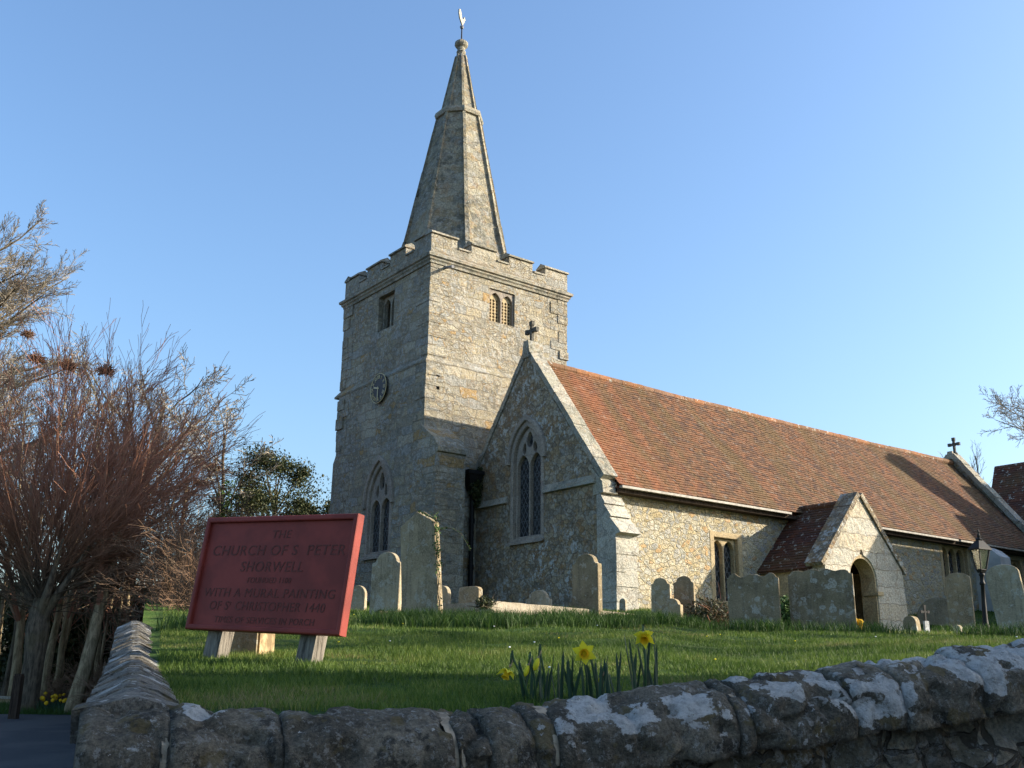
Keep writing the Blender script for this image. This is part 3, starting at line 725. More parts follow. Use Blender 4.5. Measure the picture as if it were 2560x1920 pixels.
# parapet with merlons
PX0, PX1, PY0, PY1 = XT-.02, XE_+.03, YT-.02, YN_+.03
mb = MB(); cb = MB(); th = .34
mb.box(PX0, PX1, PY0, PY0+th, 12.80, 13.12); mb.box(PX0, PX1, PY1-th, PY1, 12.80, 13.12)
mb.box(PX0, PX0+th, PY0+th, PY1-th, 12.80, 13.12); mb.box(PX1-th, PX1, PY0+th, PY1-th, 12.80, 13.12)
rm = random.Random(8)
def capstone(x0, x1, y0, y1, z, along, h=.17, o=.05):
    j = lambda: rm.uniform(-.012, .012)
    if along == 'x':
        ym = (y0+y1)/2; pr = [(y0-o, z), (y0-o, z+.05), (ym, z+h), (y1+o, z+.05), (y1+o, z)]
        cb.prism(pr, fW(0), x0-o*.7+j(), x1+o*.7+j())
    else:
        xm = (x0+x1)/2; pr = [(x0-o, z), (x0-o, z+.05), (xm, z+h), (x1+o, z+.05), (x1+o, z)]
        cb.prism(pr, fS(0), y0-o*.7+j(), y1+o*.7+j())
def side(L0, L1):
    n = 4; Lm = .87; g = ((L1-L0)-n*Lm)/3; return [(L0+i*(Lm+g), L0+i*(Lm+g)+Lm) for i in range(n)], g
mer, gx = side(PX0, PX1)
for Y0, Y1 in ((PY0, PY0+th), (PY1-th, PY1)):
    for i, (a, b) in enumerate(mer):
        mb.box(a, b, Y0+.002, Y1-.002, 13.12, 13.40); capstone(a, b, Y0, Y1, 13.40+rm.uniform(-.01, .01), 'x')
        if i < 3: capstone(b+.06, mer[i+1][0]-.06, Y0, Y1, 13.12, 'x', .10, .035)
mer, gy = side(PY0, PY1)
for X0, X1 in ((PX0, PX0+th), (PX1-th, PX1)):
    for i, (a, b) in enumerate(mer):
        a2, b2 = (a+th if i == 0 else a), (b-th if i == 3 else b)
        mb.box(X0+.002, X1-.002, a2, b2, 13.12, 13.40); capstone(X0, X1, a2, b2, 13.40+rm.uniform(-.01, .01), 'y')
        if i < 3: capstone(X0, X1, b2+.06, mer[i+1][0]-.06, 13.12, 'y', .10, .035)
par = mb.build('parapet', M_['tower'], ch); cb.build('parapet_coping', M_['coping'], par)
mb = MB(); mb.box(XT+.3, XE_-.3, YT+.3, YN_-.3, 12.6, 12.84); mb.build('tower_roof', M_['lead'], ch)
# spire
AX, AY = 16.41, 24.46
def octo(Rr, z, ph=PI/8): return [(AX+Rr*math.cos(ph+PI/4*i), AY+Rr*math.sin(ph+PI/4*i), z) for i in range(8)]
mb = MB(); lev = [(1.98,12.84),(1.56,14.5),(.70,18.93),(.60,19.02),(.135,21.45)]
vs = []; 
for r_, z_ in lev: vs += octo(r_, z_)
fs = [(k*8+i, k*8+(i+1)%8, (k+1)*8+(i+1)%8, (k+1)*8+i) for k in range(len(lev)-1) for i in range(8)]+[tuple(range((len(lev)-1)*8, len(lev)*8))]
mb.add(vs, fs); spire = mb.build('spire', M_['spire'], ch)
rb = MB()
def spr(z): return interp(z, [q[1] for q in lev], [q[0] for q in lev])
for i in range(8):
    a = PI/8+PI/4*i; rad = Vector((math.cos(a), math.sin(a), 0)); tan = Vector((-rad.y, rad.x, 0)); z = 13.0
    while z < 21.1:
        l = rm.uniform(.55, .95); z1 = min(z+l, 21.3)
        if z < 18.9 < z1: z1 = 18.86
        wdt = interp(z, [13, 21.4], [.07,.028]); pr = interp(z, [13, 21.4], [.06, .026])
        p0 = Vector((AX, AY, z))+rad*(spr(z)+pr*.25); p1 = Vector((AX, AY, z1))+rad*(spr(z1)+pr*.25)
        dv = (p1-p0); L = dv.length; dv.normalize(); nv = tan.cross(dv)
        rb.obox((p0+p1)/2, tan, nv, dv, wdt, pr*rm.uniform(.85, 1.15), L/2); z = z1+rm.uniform(.008, .03)
        if 18.8 < z < 19.08: z = 19.08
rb.build('spire_rib', M_['spire'], spire)
mb = MB(); vs = []
bl = [(.66,18.84),(.79,18.86),(.82,18.95),(.79,19.05),(.6,19.12)]
for r_, z_ in bl: vs += octo(r_, z_)
mb.add(vs, [(k*8+i, k*8+(i+1)%8, (k+1)*8+(i+1)%8, (k+1)*8+i) for k in range(4) for i in range(8)]); mb.build('spire_band', M_['coping'], spire)
mb = MB(); mb.lathe([(.13,21.40),(.16,21.46),(.13,21.52),(.135,21.62),(.2,21.68),(.23,21.74),(.22,21.82),(.13,21.90),(.05,21.93)], (AX, AY, 0), 12); mb.build('spire_finial', M_['coping'], spire)
vane = MB(); vane.tube([Vector((AX, AY, 21.9)), Vector((AX, AY, 22.55))], [.026, .02], 8)
vroot = vane.build('weathervane_pole', M_['iron'], ch)
mb = MB(); mb.lathe([(.0,-.07),(.05,-.05),(.07,0),(.05,.05),(0,.07)], (AX, AY, 22.44), 10); mb.build('vane_ball', M_['lead'], vroot)
# cockerel: body plate, raised tail plume, head; it faces along its own axis, seen almost edge on
vd = (W2*.9+T2*.45).normalized(); vn = Vector((-vd.y, vd.x, 0))
fV = lambda a, b, c: tuple(Vector((AX, AY, 0))+vd*a+vn*c+Vector((0, 0, b)))
cock = [(x_*.85, 22.5+(z_-22.5)*.9) for x_, z_ in [(.02,22.52),(.06,22.56),(.10,22.64),(.16,22.70),(.19,22.82),(.26,22.86),(.20,22.90),(.17,22.97),(.12,22.93),(.09,22.83),(0,22.78),(-.06,22.84),(-.10,23.0),(-.19,23.10),(-.27,23.06),(-.28,22.9),(-.22,22.72),(-.10,22.60),(-.03,22.53)]]
mb = MB(); mb.plate([cock], fV, -.022, .022, .008); mb.build('weathercock', simple('gilded_weathercock', (.27,.245,.18), .5, .4), vroot)
# water spout under the cornice
mb = MB(); mb.tube([Vector((14.45, YT+.1, 12.49)), Vector((14.42, YT-.42, 12.36))], .045, 8); mb.build('water_spout', M_['lead'], ch)
# belfry openings: two arched lights under a square head, pierced stone panel on the south
def two_light(f, x0, x1, z0, z1, depth0, depth1, mat, name, m=.055, pierced=False, pz=None):
    c = (x0+x1)/2; lw = (x1-x0)/2-m*1.4; mb = MB()
    mb.plate([rect(x0, x1, z0, z1), arch(x0+m*.9+lw/2, lw, z0+.03, z1-.36, z1-.09, 8), arch(x1-m*.9-lw/2, lw, z0+.03, z1-.36, z1-.09, 8)], f, depth0, depth1, .012)
    o = mb.build(name, mat, ch)
    if pierced:
        p = MB(); loops = [rect(x0+.01, x1-.01, z0, z1-.12)]; 
        for cx in (x0+m*.9+lw/2, x1-m*.9-lw/2):
            z = z0+.10; k = 0
            while z < z1-.28:
                for q in (-1, 0, 1):
                    loops.append([(cx+q*lw*.31+(.042)*math.cos(2*PI*i/6+.5), z+.042*math.sin(2*PI*i/6+.5)+q*.004) for i in range(6)])
                z += .098; k += 1
        p.plate(loops, f, depth1+.01, depth1+.05); p.build('pierced_stone_panel', M_['tan'], o)
    d = MB(); d.prism(rect(x0-.02, x1+.02, z0-.02, z1+.02), f, depth1+.12, depth1+.14); d.build('dark_opening', M_['dark'], o)  # black sheet behind the lights, painted to stand for the darkness inside
    return o
two_light(fS(YT), *bwS, .05, .12, M_['dressed'], 'belfry_window', pierced=True)
two_light(fW(XT), *bwW, .16, .30, M_['coping'], 'belfry_window')
# clock
clk = MB(); cy, cz, cr = 24.22, 9.33, .44
clk.lathe([(cr-.03, 0), (cr-.03, .05)], (XL-.10, cy, cz), 40, (1, 0, 0)); cf = clk.build('clock_face', M_['clock'], ch)
rim = MB()
for rr_ in (cr-.012,): rim.tube([Vector((XL-.10, cy+rr_*math.cos(2*PI*i/48), cz+rr_*math.sin(2*PI*i/48))) for i in range(49)], .011, 6)
rim.build('clock_rim', M_['gold'], cf)
num = MB()
for h in range(1, 13):
    tx = ['I','II','III','IIII','V','VI','VII','VIII','IX','X','XI','XII'][h-1]; vs, fs = text_mesh(tx, .15, .004)
    a = 2*PI*h/12
    o_ = []
    for x, y, z in vs:
        x *= .72 if len(tx) > 3 else .9; yy = (y-.05)*1.05; r0 = .325
        rx, ry = x, yy+r0                       # clockwise from the viewer at the west: viewer right = south (-y)
        X_ = rx*math.cos(a)+ry*math.sin(a); Y_ = -rx*math.sin(a)+ry*math.cos(a)
        o_.append((XL-.106-z, cy-X_, cz+Y_))
    num.add(o_, fs)
num.build('numerals', M_['gold'], cf)
def hand(ang, L, wd, nm, dx):
    d = Vector((0, -math.sin(ang), math.cos(ang))); n_ = Vector((0, d.z, -d.y)); mb = MB(); c = Vector((XL-dx, cy, cz))
    mb.prism([(-wd*.7,-.05),(wd*.7,-.05),(wd,L*.7),(0,L),(-wd,L*.7)], lambda a, b, q: tuple(c+n_*a+d*b+Vector((q,0,0))), 0, .008); mb.build(nm, M_['gold'], cf)
hand(R(181), .40, .016, 'minute_hand', .125); hand(R(284), .27, .022, 'hour_hand', .118)
# traceried windows
def tracery(f, c, wd, z0, zs, za, d0, name, depth=.14):
    mb = MB(); m = .05; lw = wd/2-m*1.5; a0 = c-wd/2+m+lw/2; a1 = c+wd/2-m-lw/2
    outer = arch(c, wd, z0, zs, za)
    lights = [arch(x, lw, z0+.05, zs-.22, zs+.12, 8) for x in (a0, a1)]
    hh = za-zs
    dg = [dagger(c, zs+hh*.60, lw*.52, hh*.48), dagger(a0+lw*.10, zs+hh*.345, lw*.30, hh*.34, -.12), dagger(a1-lw*.10, zs+hh*.345, lw*.30, hh*.34, .12)]
    mb.plate([outer]+lights+dg, f, d0, d0+depth, .02); o = mb.build(name, M_['dressed'], ch)
    g = MB(); g.prism(arch(c, wd-.01, z0+.02, zs, za-.01), f, d0+depth-.03, d0+depth-.015); g.build('leaded_glass', M_['glass'], o)
    # splayed jamb ring, hood mould, sill
    j = MB(); j.plate([arch(c, wd+.26, z0-.10, zs, za+.17), arch(c, wd-.004, z0, zs, za-.002)], f, -.02, .20, .035); j.build('window_surround', M_['dressed'], o)
    hl = arch(c, wd+.50, zs-.1, zs, za+.34)[1:]; hi = arch(c, wd+.24, zs-.1, zs, za+.17)[1:]
    k = MB(); ho = [(c+wd/2+.25, zs-.08)]+hl[1:-1]+[(c-wd/2-.25, zs-.08)]; hin = [(c-wd/2-.12, zs-.08)]+hi[1:-1][::-1]+[(c+wd/2+.12, zs-.08)]
    ho = arch(c, wd+.46, zs-.08, zs, za+.30)[1:]; hin = arch(c, wd+.24, zs-.08, zs, za+.155)[1:]
    ho.append((c-wd/2-.23, zs-.08)); hin.append((c-wd/2-.12, zs-.08))
    k.plate([ho+hin[::-1]], f, -.085, .05, .02); k.build('hood_mould', M_['dressed'], o)
    q = MB(); 
    q.add([f(c-wd/2-.14, z0-.16, -.09), f(c+wd/2+.14, z0-.16, -.09), f(c+wd/2+.14, z0-.02, .18), f(c-wd/2-.14, z0-.02, .18), f(c-wd/2-.14, z0-.10, -.09), f(c+wd/2+.14, z0-.10, -.09), f(c+wd/2+.14, z0+.02, .18), f(c-wd/2-.14, z0+.02, .18)], [(0,1,2,3),(4,5,6,7),(0,1,5,4),(1,2,6,5),(2,3,7,6),(3,0,4,7)])
    q.build('window_sill', M_['dressed'], o)
    return o
tracery(fW(XL), wwC, wwW, wwZ0, wwZs, wwZa, .06, 'west_window')
gwC, gwW, gwZ0, gwZs, gwZa = 19.73, 1.10, 4.86, 6.85, 7.68
tracery(fW(XG), gwC, gwW, gwZ0, gwZs, gwZa, .08, 'gable_window')
# --- aisle gable wall (west end of the nave roof)
SL = 1.335
def gz(y): return 9.62-abs(y-YR)*SL
mb = MB()
mb.plate([[(YS, 2.), (YS, gz(YS)), (YR, gz(YR)), (YL+.02, gz(YL+.02)), (YL+.02, 2.)], arch(gwC, gwW, gwZ0, gwZs, gwZa)], fW(XG), 0, .6)
quoins(mb, XG, YS, 1, 1, 4.9, 5.7, .02)
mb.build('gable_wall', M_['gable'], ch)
mb = MB(); 
mb.prism([(XG-.10, 5.86),(XG+.02, 5.84),(XG+.02, 6.08),(XG-.02, 6.06)], lambda a, b, c: (a, c, b), YS+.02, gwC-gwW/2-.16); mb.build('string_course', M_['coping'], ch); mb = MB()
mb.prism([(XG-.10, 5.80),(XG+.02, 5.78),(XG+.02, 5.99),(XG-.02, 5.97)], lambda a, b, c: (a, c, b), gwC+gwW/2+.24, YL-.02)
mb.build('string_course', M_['coping'], ch)
# relieving arch scar below the window
mb = MB(); ao = arch(19.75, 1.75, 3.35, 3.35, 4.18, 12)[1:]; ai = arch(19.75, 1.25, 3.35, 3.35, 3.86, 12)[1:]
mb.plate([ao+ai[::-1]], fW(XG), -.008, .03, .004); mb.build('blocked_arch', M_['gable'], ch)
# gable coping stones
def gable_coping(x0, x1, yc, zap, slope, yfoot, n, name='gable_coping', kneel=True, lift=0., th=.17, sidesign=(1, -1)):
    mb = MB()
    for sg in sidesign:
        yf = yfoot if sg < 0 else yc+(yc-yfoot)
        if sg > 0 and yc == YR and x0 < 20: yf = YL-.02
        P0 = Vector((0, yc, zap)); P1 = Vector((0, yf, zap-abs(yf-yc)*slope)); d = (P1-P0); L = d.length; d.normalize(); nv = Vector((0, -d.z, d.y)); 
        if nv.z < 0: nv = -nv
        k = n; 
        for i in range(k):
            a, b = L*i/k+.006, L*(i+1)/k-.006; h = th+rm.uniform(-.012, .02); dx = rm.uniform(-.015, .015)
            p = P0+d*a; q = P0+d*b
            mb.hexa([(x0+dx, p.y, p.z), (x1, p.y, p.z), (x1, q.y, q.z), (x0+dx, q.y, q.z)]+[(x+ (dx if x == x0 else 0), (r_+nv*h).y, (r_+nv*h).z) for x, r_ in ((x0, p), (x1, p), (x1, q), (x0, q))])
    if kneel:
        z = zap-(yc-yfoot)*slope; mb.prism([(yfoot-.10, z-.32), (yfoot+.25, z-.36), (yfoot+.30, z+.30), (yfoot-.06, z-.06)], fW(0), x0-.014, x1-.004)
    return mb
mb = gable_coping(XG-.02, XG+.42, YR, 9.66, SL, 16.98, 8, th=.13)
mb.prism([(YR-.17, 9.52), (YR+.17, 9.52), (YR+.10, 9.98), (YR-.10, 9.98)], fW(0), XG-.04, XG+.44)
mb.build('gable_coping', M_['coping'], ch)
def stone_cross(x, y, z, h, name='gable_cross'):
    mb = MB(); k = h/.5
    mb.box(x-.035*k, x+.035*k, y-.04*k, y+.04*k, z-.1, z+.50*k); mb.box(x-.034*k, x+.034*k, y-.17*k, y+.17*k, z+.26*k, z+.35*k)
    for dy, dz in ((-.17,.305),(.17,.305),(0,.5)): mb.box(x-.045*k, x+.045*k, y+dy*k-.055*k, y+dy*k+.055*k, z+dz*k-.055*k, z+dz*k+.055*k)
    mb.lathe([(.0,-.04*k),(.08*k,-.02*k),(.08*k,.02*k),(0,.04*k)], (x, y, z+.305*k), 8, (1,0,0))
    mb.lathe([(.09*k,-.12),(.10*k,-.03),(.05*k,.05)], (x, y, z), 8)
    return mb.build(name, simple('dark_cross_stone', (.10,.095,.08), .95, .1, var=.4, vs=20, bump=.5), ch)
stone_cross(XG+.16, YR, 9.97, .53)
# --- nave south wall
mb = MB()
w1 = (19.50, 20.40, 3.40, 4.97); w2 = (30.10, 31.55, 4.2, 5.66); w3 = (34.2, 35.0, 4.3, 5.5)
mb.plate([rect(XG+.6, 36.25, 1.8, 5.92), rect(*w1), rect(*w2), rect(*w3)], fS(YS), 0, .6)
mb.build('nave_wall', M_['nave'], ch)
mb = MB(); mb.box(XG+.6, 36.25, YS-.035, YS+.02, 1.9, 3.02)
mb.build('wall_plinth', M_['nave'], ch)
def nave_window(w_, n, name, glassd=.30):
    x0, x1, z0, z1 = w_; mb = MB(); m = .05; lw = ((x1-x0)-m*2-(n-1)*m*1.1)/n; loops = [rect(x0, x1, z0, z1)]; cs = [x0+m+lw/2+i*(lw+m*1.1) for i in range(n)]
    for c in cs: loops.append(arch(c, lw, z0+.02, z1-.30, z1-.07, 8))
    mb.plate(loops, fS(YS), .10, .24, .02); o = mb.build(name, M_['tan'], ch)
    g = MB(); g.box(x0, x1, YS+.235, YS+.25, z0, z1); g.build('leaded_glass', M_['glass'], o)
    j = MB(); j.plate([rect(x0-.16, x1+.16, z0-.12, z1+.14), rect(x0+.002, x1-.002, z0+.002, z1-.002)], fS(YS), -.012, .11, .02); j.build('window_surround', M_['tan'], o)
nave_window(w1, 2, 'nave_window'); nave_window(w2, 3, 'nave_window'); nave_window(w3, 2, 'nave_window')
hm = MB(); hm.box(29.85, 31.8, YS-.10, YS+.01, 5.70, 5.77); hm.build('hood_mould', M_['tan'], ch)
# south-west corner buttress with weathered slopes
mb = MB()
wprof(mb, [(YS+.01,2.),(16.50,2.),(16.52,4.62),(16.36,4.66),(16.40,4.72),(16.72,5.05),(16.66,5.05),(16.70,5.12),(16.90,5.36),(16.85,5.36),(16.88,5.42),(17.05,5.66),(YS+.01,5.70)], XG-.02, XG+.62)
quoins(mb, XG-.02, 16.505, 1, 1, 2.3, 4.6, .02)
mb.build('corner_buttress', M_['quoin'], ch)
mb = MB(); wprof(mb, [(YS+.01,2.),(16.24,2.),(16.26,5.36),(16.5,5.58),(16.85,5.76),(YS+.01,5.78)], 31.95, 32.6); mb.build('rendered_buttress', M_['plaster'], ch)
# --- nave roof: individual tiles
def sagf(x, y, L): return .055*noise.noise(Vector((x*L*.33, y*2.2, 7)))+.02*noise.noise(Vector((x*L*1.1, y*5, 2)))-.05*math.sin(PI*x)*math.sin(PI*y)
def roof_tiles(P0, ux, us, L, H, tw, tg, mat, name, parent, nrm, skip=None, seed=1, jit=.006, sag_=False):
    """P0 lower corner, ux along eave, us up the slope, L length, H slope length"""
    r_ = np.random.default_rng(seed); rows = int(H/tg); cols = int(L/tw); V = []; F = []; Aa = []
    for j in range(rows):
        off_ = (j % 2)*.5
        for i in range(-1, cols+1):
            x0 = clamp((i+off_)*tw, 0, L); x1 = clamp((i+1+off_)*tw-.004, 0, L)
            if x1-x0 < .02: continue
            if skip and skip((x0+x1)/2, j*tg): continue
            y0 = j*tg; y1 = y0+tg*1.35; l = .026+r_.uniform(-jit, jit); l2 = .004; sk = r_.uniform(-.004, .004)
            sag = .0
            a = P0+ux*x0+us*(y0+sk)+nrm*l; b = P0+ux*x1+us*(y0-sk)+nrm*(l+r_.uniform(-.003, .003)); c = P0+ux*x1+us*y1+nrm*l2; d = P0+ux*x0+us*y1+nrm*l2
            e = P0+ux*x0+us*(y0+sk)-nrm*.004; f = P0+ux*x1+us*(y0-sk)-nrm*.004
            if sag_: a, b, c, d, e, f = [q_+nrm*sagf((q_-P0).dot(ux)/L, (q_-P0).dot(us)/H, L) for q_ in (a, b, c, d, e, f)]
            n_ = len(V); V += [a, b, c, d, e, f]; F += [(n_, n_+1, n_+2, n_+3), (n_+4, n_+5, n_+1, n_)]; q = r_.uniform(0, .999); Aa += [q, q]
    mb = MB(); mb.v = V; mb.f = F
    return mb.build(name, mat, parent, recalc=False, attr=Aa)
EZ, EY = 5.86, 16.80
sv_ = Vector((0, YR-EY, 9.46-EZ)); HS = sv_.length; sv_.normalize(); nv_ = Vector((0, -sv_.z, sv_.y))
rx0, rx1 = XG+.36, 36.05
mb = MB()   # roof slab with north slope
mb.prism([(EY+.05, EZ-.14), (EY+.05, EZ-.2), (YR, 9.22), (YR+3.3, 9.30-3.3*1.21), (YR+3.3, 9.37-3.3*1.21), (YR, 9.30)], fW(0), rx0, rx1)
roof = mb.build('roof', M_['dtile'], ch, attr=[.5]*len(mb.f))
roof_tiles(Vector((rx0, EY-.02, EZ-.03)), Vector((1,0,0)), sv_, rx1-rx0, HS+.01, .165, .098, M_['tile'], 'roof_tiles', roof, nv_, sag_=True)
mb = MB(); Aa = []
x = rx0
while x < rx1-.05:
    l = .42; z_ = 9.45+.03*noise.noise(Vector((x*.5, 0, 0)))-.06*math.sin(PI*(x-rx0)/(rx1-rx0)); q = rm.random()
    n0 = len(mb.f); mb.tube([Vector((x+.005, YR, z_)), Vector((min(x+l, rx1)-.005, YR, z_+rm.uniform(-.008, .008)))], .115, 10); Aa += [q]*(len(mb.f)-n0); x += l
mb.build('ridge_tiles', M_['ridge'], roof, attr=Aa)
# gutter and eaves board
mb = MB(); mb.box(rx0+.05, 22.15, EY-.09, EY+.02, EZ-.11, EZ-.055); mb.box(24.15, 30.4, EY-.09, EY+.02, EZ-.11, EZ-.055); mb.box(30.55, rx1, EY-.09, EY+.02, EZ-.11, EZ-.055); mb.build('gutter', M_['white'], ch)
mb = MB(); mb.box(rx0, rx1, EY+.03, YS-.01, EZ-.20, EZ-.112); mb.build('eaves_board', M_['darkwood'], ch)
# east gable parapet
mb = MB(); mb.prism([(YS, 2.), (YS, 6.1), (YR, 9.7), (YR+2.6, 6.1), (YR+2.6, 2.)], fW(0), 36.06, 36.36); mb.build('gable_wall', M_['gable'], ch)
mb = gable_coping(35.98, 36.46, YR, 9.70, 1.30, 16.9, 8); mb.prism([(YR-.16, 9.6), (YR+.16, 9.6), (YR+.09, 9.9), (YR-.09, 9.9)], fW(0), 36.0, 36.44); mb.build('gable_coping', M_['coping'], ch)
stone_cross(36.2, YR-.1, 9.86, .52)
# chancel wing beyond the east end
e0, e1 = onx(2150, 1293, 39.0), onx(2212, 1277, 39.0); r0, r1 = onx(2149, 1013, 41.6), onx(2212, 995, 41.6)
zE, zR = (e0.z+e1.z)/2, (r0.z+r1.z)/2
yN = r0.y
mb = MB(); mb.prism([(39., zE), (41.6, zR), (44.2, zE), (44.2, zE-.12), (41.6, zR-.14), (39., zE-.12)], lambda a, b, c: (a, c, b), yN-7, yN)
wr = mb.build('wing_roof', M_['dtile'], ch, attr=[.4]*len(mb.f))
us = Vector((2.6, 0, zR-zE)); hs_ = us.length; us.normalize()
roof_tiles(Vector((39., yN-7, zE+.01)), Vector((0,1,0)), us, 7, hs_, .17, .11, M_['dtile'], 'roof_tiles', wr, Vector((-us.z, 0, us.x)), seed=4)
mb = MB(); mb.box(39.25, 43.9, yN-6.8, yN-.2, 2, zE-.02); mb.build('wing_wall', M_['nave'], ch)
# --- porch
pxc, pap, pw, pez = 22.84, 6.12, 1.66, 4.30; PY = 15.12
mb = MB()
fr = [(pxc-pw+.02, 2.), (pxc+pw+.14, 2.), (pxc+pw+.10, 3.1), (pxc+pw, pez), (pxc, pap-.02), (pxc-pw+.02, pez-.02)]
mb.plate([fr, arch(22.76, 1.16, 2.05, 3.98, 4.60, 10, .14)], fS(PY), 0, .42, .0)
mb.build('porch_front', M_['porch'], ch)
mb = MB(); mb.plate([arch(22.76, 1.20, 2.06, 3.98, 4.62, 10), arch(22.76, 1.08, 2.06, 3.98, 4.53, 10)], fS(PY), .03, .44, .01); ar = mb.build('porch_arch', M_['tan'], ch)
mb = MB(); mb.box(23.26, 23.52, PY-.04, PY+.40, 3.62, 3.72); mb.build('impost', M_['tan'], ar); mb = MB(); mb.box(21.98, 22.26, PY-.04, PY+.40, 3.62, 3.72); mb.build('impost', M_['tan'], ar)
mb = MB(); mb.box(pxc-pw+.06, pxc-pw+.45, PY+.42, YS, 2., 4.28); mb.build('porch_wall', M_['tan'], ch); mb = MB(); mb.box(pxc+pw-.45, pxc+pw-.06, PY+.42, YS, 2., 4.28); mb.build('porch_wall', M_['tan'], ch)
mb = MB(); psl = (5.98-4.22)/(pw+.02)
mb.prism([(pxc-pw-.06, 4.14), (pxc, 5.90), (pxc+pw+.06, 4.14), (pxc+pw+.06, 4.20), (pxc, 5.96), (pxc-pw-.06, 4.20)], fS(0), PY+.36, 17.6)
prf = mb.build('porch_roof', M_['dtile'], ch, attr=[.3]*len(mb.f))
for sg in (-1, 1):
    us = Vector((-sg*(pw+.06), 0, 1.76)); hl_ = us.length; us.normalize(); nn = Vector((sg*us.z, 0, abs(us.x)))
    roof_tiles(Vector((pxc+sg*(pw+.08), PY+.38, 4.185)), Vector((0,1,0)), us, 2.1, hl_, .165, .10, M_['dtile'], 'roof_tiles', prf, nn, seed=6+sg)
mb = MB(); y = PY+.38; Aa = []
while y < 17.2: n0 = len(mb.f); mb.tube([Vector((pxc, y, 5.97)), Vector((pxc, y+.40, 5.97))], .10, 8); Aa += [rm.random()]*(len(mb.f)-n0); y += .41
mb.build('ridge_tiles', M_['dtile'], prf, attr=Aa)
mb = MB()
for sg in (-1, 1):
    P0 = Vector((pxc, 0, pap)); P1 = Vector((pxc+sg*(pw+.10), 0, pez-.08)); d = P1-P0; L = d.length; d.normalize(); nv = Vector((-d.z, 0, d.x)); nv = nv if nv.z > 0 else -nv
    for i in range(5):
        p = P0+d*(L*i/5+.005); q = P0+d*(L*(i+1)/5-.005); h = .13+rm.uniform(-.01, .015); y0_ = PY-.05+rm.uniform(-.01, .01)
        mb.hexa([(p.x, y0_, p.z), (q.x, y0_, q.z), (q.x, PY+.46, q.z), (p.x, PY+.46, p.z)]+[((r_+nv*h).x, yy, (r_+nv*h).z) for r_, yy in ((p, y0_), (q, y0_), (q, PY+.46), (p, PY+.46))])
mb.build('porch_coping', M_['gable'], ch)
mb = MB(); mb.prism(arch(22.76, 1.0, 2.6, 3.9, 4.5), fS(YS), -.06, -.03); dr = mb.build('church_door', M_['darkwood'], ch)
mb = MB(); mb.box(23.30, 23.36, 15.9, 16.6, 3.15, 3.75); nb = mb.build('notice_board', M_['darkwood'], ch)
mb = MB(); mb.box(22.55, 22.80, YS-.09, YS-.065, 3.25, 3.6); mb.box(22.87, 23.1, YS-.09, YS-.065, 2.95, 3.35); mb.build('notice', M_['white'], dr)
# rainwater pipe and hopper in the angle of tower and gable
hp = MB(); px_, py_ = 15.36, YL-.13
hp.tube([Vector((px_, py_, 2.4)), Vector((px_, py_, 6.3))], .06, 10)
for z in (3.0, 4.2, 5.4): hp.tube([Vector((px_, py_, z)), Vector((px_, py_, z+.12))], .08, 10)
dp = hp.build('downpipe', M_['iron'], ch)
mb = MB(); mb.hexa([(px_-.10,py_-.09,6.25),(px_+.10,py_-.09,6.25),(px_+.10,py_+.11,6.25),(px_-.10,py_+.11,6.25),(px_-.27,py_-.22,6.68),(px_+.20,py_-.22,6.68),(px_+.20,py_+.12,6.68),(px_-.27,py_+.12,6.68)]); mb.box(px_-.3, px_+.21, py_-.25, py_+.12, 6.68, 6.78); mb.build('hopper_head', M_['iron'], dp)

# ------------------------------------------------------------------ notice sign
sg_ya, sg_le, sg_ro, SW_, SH_ = -.5084, .1098, -.0415, 1.27, .735
sc_ = st(6.5, -1.5, 2.2)
p_ = [Vector((2.55,6.66,2.58)), Vector((3.05,5.49,2.53)), Vector((2.96,5.49,1.81)), Vector((2.46,6.65,1.86))]
sC = sum(p_, Vector((0,0,0)))/4
sU = (T2*math.cos(sg_ya)+W2*math.sin(sg_ya)).normalized(); sB = (W2*math.cos(sg_ya)-T2*math.sin(sg_ya)).normalized()
sV = (Vector((0,0,1))*math.cos(sg_le)+sB*math.sin(sg_le)).normalized()
sU, sV = (sU*math.cos(sg_ro)+sV*math.sin(sg_ro)), (sV*math.cos(sg_ro)-sU*math.sin(sg_ro)); sN = sV.cross(sU); 
if sN.dot(W2) > 0: sN = -sN                    # towards the viewer
sgn = empty('church_sign', (sC.x, sC.y, 1.6), 'maroon painted wooden church name board leaning back on two weathered posts', 'sign')
fB = lambda a, b, c: tuple(sC+sU*a+sV*b+sN*c)
mb = MB(); mb.prism(rect(-SW_/2+.03, SW_/2-.03, -SH_/2+.03, SH_/2-.03), fB, -.02, .012); mb.build('sign_panel', M_['maroon'], sgn)
mb = MB(); mb.plate([rect(-SW_/2, SW_/2, -SH_/2, SH_/2), rect(-SW_/2+.034, SW_/2-.034, -SH_/2+.034, SH_/2-.036)], fB, -.035, .036, .009); mb.build('sign_frame', M_['maroon'], sgn)
mb = MB()
def line(txt, cx, cy_, h, width, shear=.10):
    vs, fs = text_mesh(txt, h*1.42, .0003, shear, 1.1); xs = [v[0] for v in vs]; k = width/(max(xs)-min(xs)); cxm = (max(xs)+min(xs))/2
    mb.add([fB((x-cxm)*k+cx, y+cy_, .0135+z) for x, y, z in vs], fs)
    # small serifs read as thicker feet: a second, slightly shifted pass
    mb.add([fB((x-cxm)*k+cx+.0028, y+cy_, .0128+z) for x, y, z in vs], fs)
line('THE', .03, .225, .052, .155); line('CHURCH OF S  PETER', .01, .115, .066, 1.10); line('SHORWELL', -.01, .01, .066, .52)
line('T', .335-.06, .145, .026, .022)
